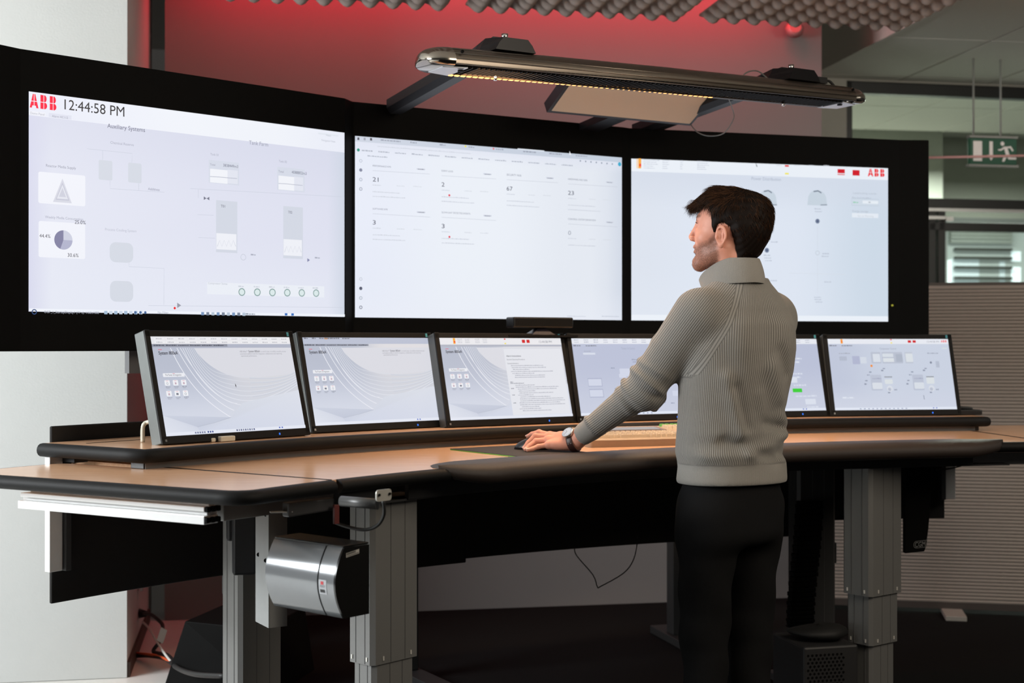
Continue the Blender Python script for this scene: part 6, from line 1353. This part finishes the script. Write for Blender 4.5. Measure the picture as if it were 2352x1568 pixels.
nr_, nc_ = len(rows), len(rows[0]); cv_ = np.array(rows).reshape(-1, 3); cf_ = []
for i in range(nr_-1):
    for k in range(nc_-1): cf_.append((i*nc_+k, i*nc_+k+1, (i+1)*nc_+k+1, (i+1)*nc_+k))
cribs = np.repeat(np.arange(nr_)*1.6, nc_)
co = meshobj('collar', [(cv_, np.array(cf_))], [KNIT], sw, {'rib': cribs, 'fine': np.ones(len(cv_)), 'seam': np.where(np.tile(np.arange(nc_), nr_) == 0, .0, .05)})
md = co.modifiers.new('s', 'SUBSURF'); md.levels = md.render_levels = 1
# ---- trousers and shoes
def trousers_sd(p):
    l, d, a, z = torso_lz(p); f = ((np.abs(l/(tz[0]*0+.158))**2.3+np.abs(d/.108)**2.3)**(1/2.3)-1)*.105; f = smax(smax(f, z-(HC-.405), .01), HC-.62-z, .06)
    for a_, b_, k in ((.600, 4.245, 0), (.758, 4.365, 1)):
        q = p.copy(); q[:, 0] += .004*np.sin(p[:, 2]*40+k*2+p[:, 1]*30); g = cone(q, (a_, b_, HC-.52), (a_-.003, b_+.05, HC-.88), .098, .074); g = smin(g, cone(q, (a_-.003, b_+.05, HC-.88), (a_, b_+.02, .075), .074, .060), .03); f = smin(f, g, .04)
    return smax(f, .045-p[:, 2], .005)
tv, tf = surface_nets(trousers_sd, (.45, 4.08, .03), (.92, 4.56, HC-.39), .009)
meshobj('trousers', [(tv, tf)], [mat('black_trouser_cloth', (.0085, .0085, .009), .85, noise=.2, scale=200, bump=.2, spec=.1)], man)
for a_, b_ in ((.600, 4.27), (.758, 4.385)):
    f_ = lambda p: smax(smin(cone(p, (a_-.02, b_-.03, .045), (a_-.10, b_+.13, .035), .042, .038), cone(p, (a_, b_-.02, .05), (a_, b_-.02, .10), .042, .045), .03), .004-p[:, 2], .006)
    v, f = surface_nets(f_, (a_-.18, b_-.10, -.004), (a_+.06, b_+.20, .16), .006); meshobj('shoe', [(v, f)], [mat('black_shoe_leather', (.012, .012, .012), .4)], man)
# ---- wrist watch
wn = (W_-E_)/np.linalg.norm(W_-E_); wn = A_(-.80, .42, -.30); wn /= np.linalg.norm(wn); wc = A_(.1990, 4.4535, HC-.3095)
upv = A_(-.12, -.62, .78); upv = upv-wn*(upv@wn); upv /= np.linalg.norm(upv); sdv_ = np.cross(wn, upv)
wt = bpy.data.objects.new('wrist_watch', None); COL.objects.link(wt); wt.location = tuple(wc); wt.parent = man
rows = []
for k in range(36):
    a = 2*math.pi*k/36; c, s = math.cos(a), math.sin(a); q = lambda o, r: tuple(wc+wn*o+upv*(r*1.0*c)+sdv_*((r+.003)*s))
    rows.append([q(-.010, .0325), q(-.0105, .0345), q(-.008, .0357), q(.008, .0357), q(.0105, .0345), q(.010, .0325)])
m = MB(); m.smooth = True; m.grid(rows+[rows[0]]); m.build('strap', mat('dark_brown_leather', (.030, .009, .007), .4, noise=.3, scale=150, bump=.2), wt)
m = MB(); c = Vector(wc+upv*.0345); u3 = Vector(upv); m.cyl(c, c+u3*.009, .0205, 28); m.build('case', mat('watch_steel', (.62, .60, .57), .22, 1), wt, bev=.0012)
m = MB(); m.cyl(c+u3*.0088, c+u3*.0094, .0182, 28); di = m.build('dial', mat('pale_blue_dial', (.42, .50, .62), .2), wt)
m = MB(); sv3 = Vector(sdv_); wn3 = Vector(wn)
for k in range(12):
    a = 2*math.pi*k/12; dr = sv3*math.cos(a)+wn3*math.sin(a); m.slab([c+u3*.0095+dr*.013, c+u3*.0095+dr*.0165, c+u3*.0095+dr*.0165+dr.cross(u3)*.0008, c+u3*.0095+dr*.013+dr.cross(u3)*.0008], u3*.0002)
for a, r in ((.6, .010), (2.3, .014)): dr = sv3*math.cos(a)+wn3*math.sin(a); m.slab([c+u3*.0096, c+u3*.0096+dr*r, c+u3*.0096+dr*r+dr.cross(u3)*.0008, c+u3*.0096+dr.cross(u3)*.0008], u3*.0002)
m.build('hands', mat('dark_watch_hands', (.03, .03, .04), .3), wt)
for sg in (-1, 1):
    for o in (-.005, .005):
        m = MB(); a = sg*.98; p = Vector(wc+wn*o+upv*(.0357*math.cos(a))+sdv_*(.0387*math.sin(a))); nrm = Vector(upv*math.cos(a)+sdv_*math.sin(a)); m.cyl(p, p+nrm*.0012, .0018, 10); m.build('rivet', STEEL, wt)
